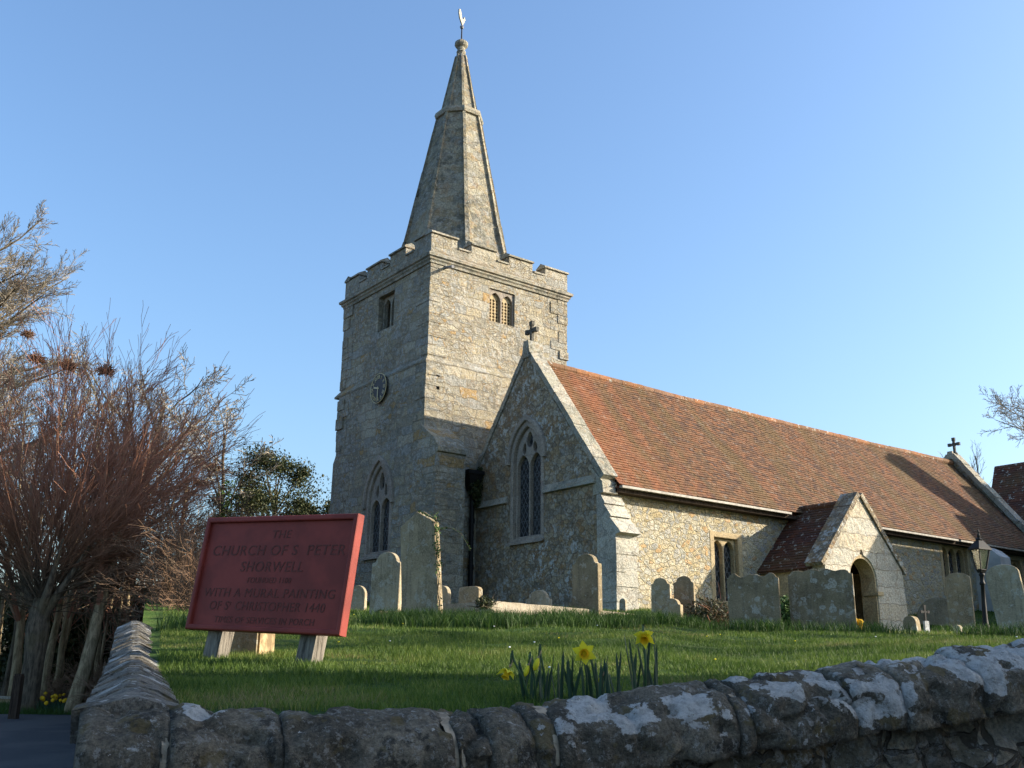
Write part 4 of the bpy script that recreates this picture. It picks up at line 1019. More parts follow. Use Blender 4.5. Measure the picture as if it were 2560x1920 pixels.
line('FOUNDED 1100', -.01, -.062, .036, .36); line('WITH A MURAL PAINTING', -.005, -.152, .056, 1.08); line('OF S  CHRISTOPHER 1440', .0, -.235, .056, .95); line('T', -.30, -.208, .022, .018)
line('TIMES OF SERVICES IN PORCH', .0, -.315, .040, .82)
mb.build('sign_lettering', M_['letter'], sgn)
for q, nm in ((-.40, 'sign_post'), (.37, 'sign_post')):
    mb = MB(); top = sC+sU*q+sV*(.15)-sN*.09; a, b = tost(top); gz_ = lawn_z(a, b); base = sC+sU*q-sN*.02; bb = sC+sU*(q-.03)+sV*(-SH_/2-.30)-sN*.085
    bb = Vector((bb.x, bb.y, lawn_z(*tost(bb))-.08)); ax = (top-bb); L = ax.length; ax.normalize(); n_ = len(mb.v)
    side_ = sU; nn = side_.cross(ax).normalized(); sd = ax.cross(nn)
    K = 10; V = []; 
    for i in range(K+1):
        c = bb+ax*(L*i/K); tw_ = .006*noise.noise(Vector((q*9, i*.7, 0)))
        for du, dn in ((-1,-1),(1,-1),(1,1),(-1,1)): V.append(c+sd*(du*.062+tw_)+nn*(dn*.052+tw_*.6))
    mb.add(V, [(3,2,1,0), (K*4, K*4+1, K*4+2, K*4+3)]+[(i*4+j, i*4+(j+1)%4, (i+1)*4+(j+1)%4, (i+1)*4+j) for i in range(K) for j in range(4)])
    mb.build(nm, M_['wood'], sgn)

# ------------------------------------------------------------------ gravestones
def hs_profile(kind, w_, h, n=9):
    a = w_/2
    def circ(cx, cz, r, a0, a1, m=n, ry=None): return [(cx+r*math.cos(a0+(a1-a0)*i/m), cz+(ry or r)*math.sin(a0+(a1-a0)*i/m)) for i in range(m+1)]
    if kind == 'round': rt_ = [(a, h-a*.62)]+circ(0, h-a*.62, a, 0, PI/2, n, a*.62)
    elif kind == 'shoulder':        # small shoulders with a round head
        r = a*.72; rt_ = [(a, h-r*1.02), (a*.97, h-r*.86), (a*.84, h-r*.84)]+circ(0, h-r*.78, r*1.02, .12, PI/2, n, r*.78)
    elif kind == 'scroll':          # double wavy head
        rt_ = [(a, h*.885), (a*1.0, h*.915), (a*.93, h*.925), (a*.88, h*.965), (a*.78, h*.99), (a*.66, h*.992), (a*.55, h*.955), (a*.44, h*.93), (a*.30, h*.938), (a*.18, h*.965), (a*.08, h*.975), (0, h*.97)]
    elif kind == 'scroll_high':
        rt_ = [(a, h*.86), (a*1.0, h*.90), (a*.92, h*.905), (a*.88, h*.94), (a*.8, h*.96), (a*.66, h*.962), (a*.5, h*.945), (a*.34, h*.965), (a*.22, h*.985), (a*.1, h*.975), (0, h*.95)]
    elif kind == 'gable': rt_ = [(a*.93, h*.88), (a*.4, h*.945), (0, h)]
    elif kind == 'square': rt_ = [(a, h-.12*a*2), (a*.97, h-.04), (a*.88, h-.012), (a*.6, h), (0, h)]
    elif kind == 'arc': rt_ = circ(0, h-a, a*1.0, 0, PI/2, n) if h > a else circ(0, 0, a, 0, PI/2, n, h)
    lt = [(-x, z) for x, z in rt_[::-1] if abs(x) > 1e-6]
    return [(-a, -.25), (a, -.25)]+rt_+lt
def headstone(px, pb, pt, s, facew, phi, kind, mat, label, thick=.10, lean=0., back=0., cat='headstone', group='gravestones in the churchyard', grad=False, rough=.5):
    """px: left/right display pixels of the face at its base; phi: turn of the face away from the viewer (deg)"""
    xl, xr = px; c = ats((xl+xr)/2, pb, s); top = ats((xl+xr)/2, pt, s); h = top.z-c.z
    w_ = (xr-xl)*KP/FPX*s/1.0*.98
    vd = Vector((c.x-EYE.x, c.y-EYE.y, 0)).normalized(); nf = -vd; ph = R(phi); nf = Vector((nf.x*math.cos(ph)+nf.y*math.sin(ph), -nf.x*math.sin(ph)+nf.y*math.cos(ph), 0))
    w_ /= max(.4, math.cos(ph)); u = Vector((-nf.y, nf.x, 0))
    if u.dot(T2) < 0: u = -u
    le, ba = R(lean), R(back); v = Vector((0, 0, 1))*math.cos(le)+u*math.sin(le); u2 = u*math.cos(le)-Vector((0, 0, 1))*math.sin(le)
    v = (v*math.cos(ba)-nf*math.sin(ba)).normalized(); n2 = u2.cross(v)
    if n2.dot(nf) < 0: n2 = -n2
    f = lambda a, b, d: tuple(c+u2*a+v*b-n2*d)
    pr = hs_profile(kind, w_, h)
    vs, fs = plate([pr], thick, .012)
    sd = random.uniform(0, 50); vv = []
    for x, y, z in vs:
        q = Vector((x*5+sd, y*5, z)); k = noise.noise(q)*.012*rough*2; vv.append((x+k, y+noise.noise(q+Vector((7,0,0)))*.010*rough*2, z))
    mb = MB(); mb.add([f(x, y, z) for x, y, z in vv], fs)
    o = mb.build('headstone', M_[mat], None, origin=(c.x, c.y, c.z)); tag(o, label, cat, group)
    return o, c, u2, v, n2, w_, h
G = 'gravestones in the churchyard'
headstone((752,786),1330,1264,20,.5,24,'arc','hs_grey','small round-topped gravestone between the red sign and the pale shouldered gravestone', .12)
headstone((797,858),1332,1192,16.4,.7,36,'shoulder','hs_grey','pale shouldered gravestone with white lichen rings, left of the tall ivy-edged gravestone', .10, lean=1)
headstone((846,874),1325,1215,17.6,.5,42,'round','hs_tan','gravestone of which only a thin sunlit edge shows behind the pale shouldered one', .12)
tall, tc, tu, tv_, tn, tw_, th_ = headstone((867,947),1345,1104,14.8,.8,36,'gable','hs_tan','tallest gravestone, pointed top, leaning left with ivy up its sunlit edge', .13, lean=-4, back=-1)
headstone((940,966),1312,1265,17.8,.4,38,'arc','hs_grey','low rounded gravestone just right of the foot of the tall ivy-edged gravestone', .10)
headstone((989,1033),1318,1267,17.6,.5,36,'square','hs_tan','squat gravestone with square rounded corners near the foot of the black rain pipe', .12)
headstone((1136,1186),1330,1274,17.8,.6,36,'shoulder','hs_grey','low shouldered gravestone rising behind the pale kerb below the gable window', .10)
headstone((1236,1292),1332,1196,17.6,.7,38,'shoulder','hs_dark','dark tall shouldered gravestone in front of the corner buttress with a sunlit edge', .12)
headstone((1408,1449),1346,1248,20.5,.6,18,'shoulder','hs_tan','left one of the two round-headed gravestones against the sunlit rubble wall', .10)
headstone((1457,1501),1342,1244,20.8,.6,18,'shoulder','hs_dark','right one of the two round-headed gravestones against the sunlit rubble wall', .10)
headstone((1430,1470),1348,1292,18.2,.5,30,'shoulder','hs_tan','small round-headed gravestone standing in front of the pair by the rubble wall', .10)
headstone((1577,1687),1370,1237,16,.9,4,'scroll','hs_dark','broad wavy-topped gravestone with pale lichen spots, left of its larger neighbour before the porch', .10)
headstone((1713,1848),1372,1226,16,1.,5,'scroll_high','hs_dark','broadest wavy-topped gravestone, dark and tall, standing in front of the porch doorway', .11, lean=-.5)
headstone((1957,1984),1382,1330,22,.4,20,'arc','hs_dark','small dark gravestone leaning beside the right corner of the porch', .25, lean=-4)
headstone((2053,2104),1352,1237,27,.7,10,'round','hs_tan','round-topped gravestone with a pale lichen rim in front of the three-light window', .12)
headstone((1985,2078),1352,1290,28,1.,8,'arc','hs_grey','broad low half-round gravestone behind the small cross, close to the nave wall', .12)
headstone((2167,2235),1385,1218,15,1.,8,'round','hs_grey','large pale gravestone leaning left, cut off by the frame just beyond the lamp post', .12, lean=-7)
headstone((2060,2074),1378,1350,19,.2,25,'arc','hs_grey','tiny pale footstone in the shaded grass left of the lamp post', .10, lean=6)
headstone((1338,1352),1330,1292,21.6,.2,25,'arc','hs_grey','tiny gravestone set against the foot of the corner buttress', .10)
# squat brick-sided tomb seen between the sign posts
bt = empty('brick_tomb', st(7.3, -1.78, 1.7), 'small brick-sided tomb with a dark stone end panel seen under the sign', 'tomb')
c = ats(512, 1433, 7.25); vd = Vector((c.x, c.y, 0)).normalized(); u = Vector((vd.y, -vd.x, 0)); u = (u*math.cos(R(-20))+vd*math.sin(R(-20))).normalized(); dv = Vector((-u.y, u.x, 0)); dv = dv if dv.dot(vd) > 0 else -dv
mb = MB(); mb.obox(c+Vector((0,0,.10))+dv*.16, u, dv, Vector((0,0,1)), .15, .16, .25); mb.build('tomb_body', M_['brick'], bt)
mb = MB(); mb.obox(c+Vector((0,0,.10))-dv*.012, u, dv, Vector((0,0,1)), .135, .012, .24); mb.build('end_panel', M_['hs_dark'], bt)
# kerbed ledger tomb
kt = empty('kerb_tomb', ats(1062, 1325, 15.6), 'low grave enclosed by pale stone kerbs, lit along its right side', 'tomb')
k0 = ats(1062, 1330, 15.6); k0.z -= .02
def kerb(pA, pB, hA, hB, wd, name='kerb', inn=1):
    d = (pB-pA); d.z = 0; d.normalize(); n_ = Vector((-d.y, d.x, 0)); mb = MB(); K = 8; V = []
    for i in range(K+1):
        p = pA.lerp(pB, i/K); h = hA+(hB-hA)*i/K; r_ = [noise.noise(Vector((i*.8, j, p.x)))*.008 for j in range(4)]
        V += [p+n_*0+Vector((0,0,-.35)), p+n_*wd+Vector((0,0,-.35)), p+n_*(wd+r_[1])+Vector((0,0,h+r_[2])), p+n_*r_[0]+Vector((0,0,h+r_[3]))]
    mb.add(V, [(3,2,1,0), (K*4, K*4+1, K*4+2, K*4+3)]+[(i*4+j, i*4+(j+1)%4, (i+1)*4+(j+1)%4, (i+1)*4+j) for i in range(K) for j in range(4)])
    return mb.build(name, M_['kerbstone'], kt)
k0 = ats(1062, 1298, 15.6); km = ats(1216, 1311, 16.9); k1 = ats(1374, 1326, 18.4); kw = ats(964, 1305, 17.0)
kerb(k0, km, 0, 0, .16); kerb(km+(k1-k0).normalized()*.02, k1, 0, 0, .16); kerb(kw, k0+(kw-k0).normalized()*.18, 0, 0, .16)
k2 = k1+(kw-k0); kerb(k2, k1, 0, 0, -.16); kerb(kw, k2, 0, 0, -.16)
ld = ats(1405, 1356, 15.6)
mb = MB(); mb.obox(ld+Vector((0,0,-.03)), T2, W2, Vector((0,0,1)), .40, .45, .045); o = mb.build('ledger_slab', M_['whiteledger'], None, origin=ld); tag(o, 'flat whitish ledger stone lying in the grass before the small gravestones', 'ledger stone')
ld = ats(840, 1335, 14.9)
mb = MB(); mb.obox(ld+Vector((0,0,-.06)), (T2+W2*.2).normalized(), (W2-T2*.2).normalized(), Vector((0,0,1)), .16, .3, .14); o = mb.build('footing_stone', M_['hs_dark'], None, origin=ld); tag(o, 'dark mossy block at the foot of the pale shouldered gravestone', 'stone block')
# small cross on a white base
cb_ = ats(2001, 1352, 24.5); gc = empty('grave_cross', cb_, 'small dark cross on a white stone base beside the porch', 'grave cross', G)
mb = MB(); q = W2*.35+T2*.94; q.normalize(); h = ats(2001, 1310, 24.5).z-cb_.z
mb.obox(cb_+Vector((0,0,h*.6)), q, W2, Vector((0,0,1)), .022, .02, h*.42); mb.obox(cb_+Vector((0,0,h*.72)), q, W2, Vector((0,0,1)), .10, .018, .022)
for a, b in ((-.10,.72),(.10,.72),(0,1.0)): mb.obox(cb_+q*a+Vector((0,0,h*b)), q, W2, Vector((0,0,1)), .032, .022, .032)
mb.build('cross', M_['iron'], gc)
mb = MB(); mb.obox(cb_+Vector((0,0,-.02)), q, W2, Vector((0,0,1)), .06, .06, .13); mb.build('base', M_['whiteledger'], gc)

# ------------------------------------------------------------------ lamp post
lb = ats(2131, 1376, 20.5); lt_ = ats(2113, 1142, 20.5)
lp = empty('lamp_post', lb, 'black iron lamp post with a glazed four-sided lantern, leaning slightly', 'street lamp')
ax = (lt_-lb); LH = ax.length; ax.normalize()
lx = (T2-ax*T2.dot(ax)).normalized(); ly = ax.cross(lx)
def lathe_on(prof, k=12): mb = MB(); mb.lathe(prof, lb, k, ax); return mb
zL = LH*.60   # lantern bottom
lathe_on([(.07,-.2),(.07,.22),(.058,.26),(.05,.34),(.042,LH*.33),(.037,LH*.47),(.052,LH*.475),(.056,LH*.49),(.040,LH*.505),(.038,LH*.55),(.055,LH*.56),(.06,LH*.575),(.03,LH*.585),(.03,LH*.60)]).build('post', M_['iron'], lp, smooth=True)
r0_, r1_, z0_, z1_ = .065, .125, zL+.03, LH*.80
ca, sa = math.cos(R(18)), math.sin(R(18)); ux_, uy_ = lx*ca+ly*sa, ly*ca-lx*sa
def sqr(r, z): return [lb+ax*z+ux_*(r*a)+uy_*(r*b) for a, b in ((-1,-1),(1,-1),(1,1),(-1,1))]
mb = MB()
for a, b in ((-1,-1),(1,-1),(1,1),(-1,1)):
    mb.tube([lb+ax*z0_+(ux_*a+uy_*b)*r0_, lb+ax*z1_+(ux_*a+uy_*b)*r1_], .013, 4)
for r, z in ((r0_, z0_), (r1_, z1_)):
    q = sqr(r, z)
    for i in range(4): mb.tube([q[i], q[(i+1)%4]], .014, 4)
mb.hexa(sqr(.05, zL-.03)+sqr(r0_+.01, z0_+.01))
mb.hexa(sqr(r1_+.035, z1_-.005)+sqr(r1_+.03, z1_+.025)); mb.hexa(sqr(r1_+.03, z1_+.02)+sqr(.055, LH*.885)); mb.lathe([(.06, LH*.88), (.07, LH*.90), (.03, LH*.915), (.04, LH*.935), (.015, LH*.955), (.02, LH*.97), (.004, LH)], lb, 8, ax)
mb.build('lantern_frame', M_['iron'], lp)
mb = MB(); n0 = sqr(r0_-.008, z0_+.012)+sqr(r1_-.008, z1_-.01)
mb.add(n0, [(0,1,5,4),(1,2,6,5),(2,3,7,6),(3,0,4,7)]); mb.build('lantern_glass', M_['lampglass'], lp)
mb = MB(); mb.lathe([(.02,zL+.02),(.03,zL+.14),(.012,zL+.2)], lb, 8, ax); mb.build('lamp_holder', M_['white'], lp)

# ------------------------------------------------------------------ daffodils
def strap(mb, base, top, wd, bend, n=7):
    d = top-base; sd = Vector((d.y, -d.x, 0)); sd = sd.normalized() if sd.length > 1e-4 else T2; a_ = random.uniform(0, PI); sd = (T2*math.cos(a_*.4)+W2*math.sin(a_*.4)).normalized(); V = []
    for i in range(n+1):
        k = i/n; c = base+d*k+bend*math.sin(PI*.5*k)*k; r = wd*(1-.25*k) if k < .85 else wd*max(.05, (1-k)/.15*.78)
        nn = Vector((0,0,0)); V += [c-sd*r, c+W2*(-r*.25), c+sd*r]
    F = []
    for i in range(n):
        for j in (0, 1): F.append((i*3+j, i*3+j+1, i*3+4+j, i*3+3+j))
    mb.add(V, F)
def daff_leaves(px, s, n, hh, label):
    b0 = ats(px, 1500, s); T = b0.dot(T2)/s; t = b0.x*T2.x+b0.y*T2.y; base = st(s, t, lawn_z(s, t)); mb = MB(); A_ = []
    for i in range(n):
        b = base+T2*random.uniform(-.07, .07)+W2*random.uniform(-.05, .05); h = hh*random.uniform(.6, 1.05)
        tp = b+Vector((0,0,h))+T2*random.uniform(-.35, .35)*h*.5+W2*random.uniform(-.05, .05); n0 = len(mb.f)
        strap(mb, b-Vector((0,0,.03)), tp, random.uniform(.006, .0095), T2*random.uniform(-.03, .03)); A_ += [random.random()]*(len(mb.f)-n0)
    o = mb.build('daffodil_leaves', M_['daffleaf'], None, origin=base, recalc=False, attr=A_); tag(o, label, 'plant', 'daffodil leaf clumps behind the wall'); return base
dz_s = 4.45
def face_ratio(px, py, s): return ats(px, py, s)
for px, n, hh, lab in ((1150, 11, .22, 'leftmost clump of dark strap leaves behind the wall, under two drooping buds'), (1205, 12, .22, 'clump of dark strap leaves between the drooping buds and the open daffodil'),
                       (1262, 11, .21, 'clump of dark strap leaves below the wide open daffodil'), (1325, 12, .22, 'clump of dark strap leaves around the tiny green-yellow bud'), (1400, 17, .30, 'tallest clump of dark strap leaves, under the highest daffodil')):
    daff_leaves(px, dz_s+random.uniform(-.08, .12), n, hh, lab)
def petal_mesh(L, wd, cup, n=6):
    V = []; F = []
    for i in range(n+1):
        k = i/n; w_ = wd*math.sin(PI*min(.999, .12+.88*k)**.85)*1.0 if k < 1 else .001; z = cup*k*k
        V += [(k*L, -w_, z-.15*w_), (k*L, 0, z), (k*L, w_, z-.15*w_)]
    for i in range(n):
        for j in (0, 1): F.append((i*3+j, i*3+j+1, i*3+4+j, i*3+3+j))
    return V, F
def daffodil(px, py, s, base_px, face, scale, label, kind='open', hook=.04):
    hd = ats(px, py, s); b = ats(base_px, 1510, s+.02); t = b.x*T2.x+b.y*T2.y; base = st(s+.02, t, lawn_z(s, t))
    ro = empty('daffodil', base, label, 'flower', 'daffodils flowering behind the wall')
    f = face.normalized(); x = Vector((0,0,1)); x = (x-f*x.dot(f)); x = x.normalized() if x.length > .05 else T2; y = f.cross(x)
    tip = hd-f*.035*scale
    top = tip-f*.02*scale+Vector((0,0,hook)) if kind != 'open' else tip+Vector((0,0,.004))-f*.01
    mb = MB(); P_ = [base, base.lerp(top, .5)+T2*.006, top-Vector((0,0,.02))+(base-top).normalized()*.02]
    P_ += [top, (top+tip)/2+Vector((0,0,hook*.25)), tip]; mb.tube(P_, [.0055, .005, .0045, .0042, .004, .0045], 7); mb.build('stem', M_['stem'], ro, smooth=True)
    mb = MB(); mb.lathe([(.003,-.03),(.006,-.02),(.005,-.006),(.0055,.006),(.003,.012)], tip, 7, f); mb.build('papery_sheath', M_['papery'], ro)
    fr_ = lambda a, b, c: tuple(hd+x*a+y*b+f*c)
    if kind in ('open', 'nod'):
        for k in range(6):
            a = PI/3*k+.15; L = .052*scale*random.uniform(.92, 1.05); cup = (.006 if kind == 'open' else .030)*scale*random.uniform(.6, 1.3)
            V, F = petal_mesh(L, .0185*scale, cup); off_ = -.003*(k % 2)
            mb = MB(); mb.add([fr_(vx*math.cos(a)-vy*math.sin(a), vx*math.sin(a)+vy*math.cos(a), vz+off_) for vx, vy, vz in V], F)
            mb.build('petal', M_['petal'], ro, recalc=False, attr=[random.random()]*len(F), smooth=True)
        mb = MB(); V = []; F = []; K = 18; rows = [(.010,-.004),(.013,.010),(.016,.026),(.022,.036)]
        for r, z in rows:
            for j in range(K): rr_ = r*scale*(1+(.10*math.sin(j*6*PI/K*3) if z > .03 else 0)); V.append(fr_(rr_*math.cos(2*PI*j/K), rr_*math.sin(2*PI*j/K), z*scale))
        for i in range(3):
            for j in range(K): F.append((i*K+j, i*K+(j+1)%K, (i+1)*K+(j+1)%K, (i+1)*K+j))
        mb.add(V, F); mb.build('trumpet', M_['trumpet'], ro, recalc=False, attr=[.5]*len(F), smooth=True)
    else:
        L = .05*scale
        mb = MB(); mb.lathe([(.004*scale,-.03*scale),(.011*scale,-.014*scale),(.0145*scale,.004*scale),(.012*scale,.02*scale),(.005*scale,.032*scale)], hd, 9, f); mb.build('bud', M_['petal'], ro, smooth=True, attr=[.3]*len(mb.f))
    return ro
D3 = lambda a, b, c: (T2*a-W2*b+Vector((0,0,c)))
daffodil(1262,1411,dz_s,1268,D3(-.06,1,-.12),1.0,'wide open daffodil facing the road, the largest bloom above the wall')
daffodil(1391,1374,dz_s,1394,D3(-.05,.75,-.55),.92,'highest daffodil, seen from the side above the tallest leaves','nod',.02)
daffodil(1097,1450,dz_s-.03,1146,D3(-.35,.35,-.85),.85,'leftmost half-open daffodil hanging its head towards the lawn','nod',.045)
daffodil(1138,1448,dz_s,1158,D3(-.3,.2,-.9),.80,'drooping closed bud just right of the leftmost daffodil','bud',.035)
daffodil(1159,1434,dz_s,1178,D3(-.3,.15,-.9),.90,'plump drooping closed bud, higher of the two buds side by side','bud',.035)
daffodil(1297,1466,dz_s,1312,D3(-.5,.2,-.8),.5,'tiny unopened bud hanging on a hooked stem right of the open daffodil','bud',.025)
# little daffodils beside the porch doorway
for i, (px, py) in enumerate(((1845,1340),(1858,1345),(1862,1356),(1856,1356))):
    p = ats(px, py, 17.2); b = Vector((p.x, p.y, p.z-.22)); mb = MB(); Aa = []
    mb.lathe([(.01,-.02),(.05,.0),(.055,.03),(.03,.045)], p, 7, D3(-.2,.8,.3)); Aa += [random.random()]*len(mb.f); o = mb.build('daffodil', M_['trumpet'], None, origin=b, attr=Aa)
    tag(o, 'orange-yellow daffodil bloom in the tuft beside the porch doorway', 'flower', 'daffodils by the porch doorway')
    m2 = MB()
    for k in range(4): strap(m2, b+T2*random.uniform(-.05,.05)-Vector((0,0,.1)), p+T2*random.uniform(-.07,.07)-Vector((0,0,random.uniform(0,.06))), .008, T2*0)
    m2.build('leaf', M_['daffleaf'], o, recalc=False, attr=[.5]*len(m2.f))

# ------------------------------------------------------------------ ivy, bushes, leaf clouds
def leafcloud(pts, size, mat, name, parent=None, origin=None, smin=.6, flat=0.):
    P = np.array([tuple(p) for p in pts]); N = len(P); sz = size*rng.uniform(smin, 1.4, N)
    a = rng.normal(size=(N, 3)); a /= np.linalg.norm(a, axis=1)[:, None]; b = rng.normal(size=(N, 3)); b -= a*(a*b).sum(1)[:, None]; b /= np.linalg.norm(b, axis=1)[:, None]
    a *= sz[:, None]; b *= (sz*.55)[:, None]; c = np.cross(a, b); c = c/np.linalg.norm(c, axis=1)[:, None]*(sz*.12)[:, None]
    V = np.stack([P-a, P-b+c, P+a, P+b+c], 1).reshape(-1, 3); L = np.array(origin if origin is not None else (root_loc(parent) if parent else (0,0,0)))
    return_o = fast_mesh(name, V-L, np.arange(N*4).reshape(-1, 4), mat, rng.uniform(0, 1, N), parent)
    if parent is None and origin is not None: return_o.location = origin
    return return_o
def blob(c, r, n, hollow=.5):
    out = []
    for _ in range(n):
        v = Vector((random.gauss(0,1), random.gauss(0,1), random.gauss(0,1))).normalized()*(hollow+(1-hollow)*random.random()**.6); out.append(Vector((c[0]+v.x*r[0], c[1]+v.y*r[1], c[2]+v.z*r[2])))
    return out
# ivy climbing the tall gravestone, with one loose stem
iv = empty('ivy', tc, 'ivy climbing the sunlit edge of the tallest gravestone with one stray stem', 'ivy')
edge_ = lambda k: tc+tu*(tw_*.475)+tv_*(th_*k)-tn*.02
stem = [edge_(k/12)+tu*(.02+.015*math.sin(k*1.7))+tn*(.02*math.sin(k*2.3)) for k in range(0, 12)]
stem += [tc+tu*(tw_*.40)+tv_*(th_*.93), tc+tu*(tw_*.2)+tv_*(th_*.985)]
mb = MB(); mb.tube(stem, .009, 5); loose = [ats(945,1148,14.8), ats(962,1139,14.75), ats(980,1142,14.7), ats(998,1155,14.7), ats(1012,1180,14.7), ats(1016,1190,14.7)]; mb.tube(loose, [.007,.006,.005,.005,.004,.003], 4); mb.build('stem', M_['palebark'], iv)
pts = []
for k, n in ((.93,14),(.86,22),(.80,40),(.72,16),(.66,34),(.6,22),(.5,26),(.42,14),(.3,6),(.16,18),(.10,10)):
    for _ in range(n): pts.append(edge_(k+random.uniform(-.04,.04))+tu*random.uniform(-.03,.06)+tn*random.uniform(-.05,.05))
for q in range(40): k = random.random(); pts.append(tc+tu*(tw_*(.45-.40*k))+tv_*(th_*(.90+.09*k))+Vector((0,0,.02))+tn*random.uniform(-.06,.02))
for q in range(26): k = random.random()*4.9; i = int(k); pts.append(loose[i].lerp(loose[i+1], k-i)+Vector((random.uniform(-.02,.02),0,random.uniform(-.01,.02))))
leafcloud(pts, .022, M_['ivy'], 'leaf', iv)
# ivy mass round the hopper
c = Vector((15.40, YL-.22, 6.35)); o = leafcloud(blob(c, (.22,.16,.35), 900, .2)+blob(c+Vector((.12,0,.35)), (.15,.12,.22), 400, .2)+blob(c+Vector((.05,0,-.3)), (.13,.12,.25), 300, .2), .035, M_['yew'], 'ivy_clump', None, c); tag(o, 'dark ivy clump hanging round the hopper head of the black rain pipe', 'ivy')
# bramble bush, ivy-clad hedge and dark clump on the kerb corner
def twiggy(o_parent, base, r, n, rad, mat, name='stem', up=.6):
    mb = MB()
    for _ in range(n):
        d = Vector((random.gauss(0,1), random.gauss(0,1), abs(random.gauss(0,1))*up+.15)).normalized(); p = Vector(base)+Vector((random.uniform(-1,1)*r[0]*.4, random.uniform(-1,1)*r[1]*.4, 0)); P_ = [p]
        for k in range(4): d = (d+Vector((random.gauss(0,.22), random.gauss(0,.22), random.gauss(-.08,.2)))).normalized(); P_.append(P_[-1]+d*(r[2]*.36))
        mb.tube(P_, [rad, rad*.8, rad*.65, rad*.5, rad*.3], 3)
    return mb.build(name, mat, o_parent)
c = ats(1535, 1338, 20.2); b_ = empty('bramble_bush', c-Vector((0,0,.2)), 'dark brown bramble bush under the two-light window of the nave', 'bush')
leafcloud(blob(c+Vector((0,0,.05)), (.62,.5,.36), 2600, .15), .032, M_['bramble'], 'foliage', b_); twiggy(b_, c-Vector((0,0,.25)), (.8,.6,.85), 90, .008, M_['redtwig'])
c = ats(1700, 1328, 22.5); b_ = empty('laurel_bush', c-Vector((0,0,.3)), 'glossy green bush glimpsed between the two wavy-topped gravestones', 'bush'); leafcloud(blob(c, (.35,.35,.42), 1500, .3), .045, M_['ivy'], 'foliage', b_); twiggy(b_, c-Vector((0,0,.4)), (.3,.3,.6), 20, .01, M_['bark'])
c = ats(1048, 1302, 15.4); b_ = empty('withered_shrub', c-Vector((0,0,.1)), 'small blackish withered shrub on the corner of the pale kerb', 'shrub'); leafcloud(blob(c, (.16,.14,.10), 420, .2), .022, M_['yew'], 'foliage', b_); twiggy(b_, c-Vector((0,0,.08)), (.2,.2,.22), 25, .006, M_['bark'])
c = ats(822, 1325, 14.7); o = leafcloud(blob(c, (.08,.08,.05), 160, .2), .02, M_['bramble'], 'moss_tuft', None, c); tag(o, 'rusty moss tuft on the dark block by the pale shouldered gravestone', 'moss')

# ------------------------------------------------------------------ trees
def grow(mb, tb, p, d, L, r, lvl, P, rnd):
    n = max(3, int(L/P['seg'][lvl])); pts = [p.copy()]; ds = [d.copy()]; dd = d.copy()
    for i in range(n):
        dd = (dd+Vector((rnd.gauss(0,1), rnd.gauss(0,1), rnd.gauss(0,1)))*P['wob'][lvl]+Vector((0,0,1))*P['up'][lvl]).normalized()
        pts.append(pts[-1]+dd*(L/n)); ds.append(dd.copy())
    end = P['end'][lvl]; rad = [max(r*(1-(1-end)*i/n), P['rmin']) for i in range(n+1)]
    (mb if lvl < P['split'] else tb).tube(pts, rad, P['k'][lvl], lvl == 0)
    if lvl+1 >= P['lev']: return
    m = P['n'][lvl]; f0 = P['from'][lvl]
    for q in range(m):
        k = f0+(1-f0)*((q+rnd.random())/m); i = min(int(k*n), n-1); f = k*n-i; pos = pts[i].lerp(pts[i+1], f); dr = ds[i]
        side_ = dr.orthogonal().normalized(); a = rnd.uniform(0, 2*PI); side_ = (Matrix.Rotation(a, 3, dr) @ side_)
        an = R(rnd.uniform(*P['ang'][lvl])); nd = (dr*math.cos(an)+side_*math.sin(an)).normalized()
        if P.get('flat'): nd.z = nd.z*.8; nd.normalize()
        nl = L*rnd.uniform(*P['len'][lvl])*(1-P['taper'][lvl]*k)
        grow(mb, tb, pos, nd, nl, max(rad[i]*P['rr'][lvl], P['rmin']), lvl+1, P, rnd)
def tree(name, base, P, H, r, label, seed, mats, d=None, cat='tree', group=None, limbs=None, kind_label=None):
    rnd = random.Random(seed); mb = MB(); tb = MB(); ro = empty(name, base, label, cat, group)
    b = Vector(base)-Vector((0,0,.3))
    if limbs:
        for (dv_, L_, r_, off_) in limbs: grow(mb, tb, b+Vector(off_), Vector(dv_).normalized(), L_, r_, 0, P, rnd)
    else: grow(mb, tb, b, (d or Vector((0,0,1))).normalized(), H, r, 0, P, rnd)
    mb.build('trunk', mats[0], ro, smooth=True, recalc=False)
    if tb.v: tb.build('crown', mats[1], ro, recalc=False)
    return ro
def gpt(px, s, dz=0.): b = ats(px, 1500, s); t = b.x*T2.x+b.y*T2.y; return st(s, t, road_z(s)+dz)
def dirst(a, b, c): return (T2*a+W2*b+Vector((0,0,c))).normalized()
# fan-shaped tree with reddish shoots: short bole, many limbs sweeping out and up
PF = dict(lev=3, split=0, seg=[.42,.35,.3], wob=[.06,.08,.10], up=[.008,.02,.01], end=[.3,.35,.4], rmin=.0058, k=[4,3,3], n=[15,6,0], ang=[(8,26),(12,32),(0,0)], len=[(.22,.46),(.28,.55),(0,0)], taper=[.30,.3,0], rr=[.5,.6,0])
PF['from'] = [.14,.12,0]
bA = gpt(62, 27); limbs = []; rA = random.Random(21)
for i in range(125):
    a = -1.4+3.05*(i+rA.random())/125; dv_ = dirst(math.sin(a)*1.05, rA.uniform(-.5,.5)*(.6+.4*math.cos(a)), .10+.98*max(-.12, math.cos(a))); off_ = T2*rA.uniform(-.2,.2)+W2*rA.uniform(-.2,.2)+Vector((0,0,rA.uniform(2.6,3.8)))
    L_ = (6.0*max(0, math.cos(a))**1.4+3.2*abs(math.sin(a))**1.4)*rA.choice([.97,1.02,.93,.75,1.0]); limbs.append((dv_, L_, rA.uniform(.010,.020), off_))
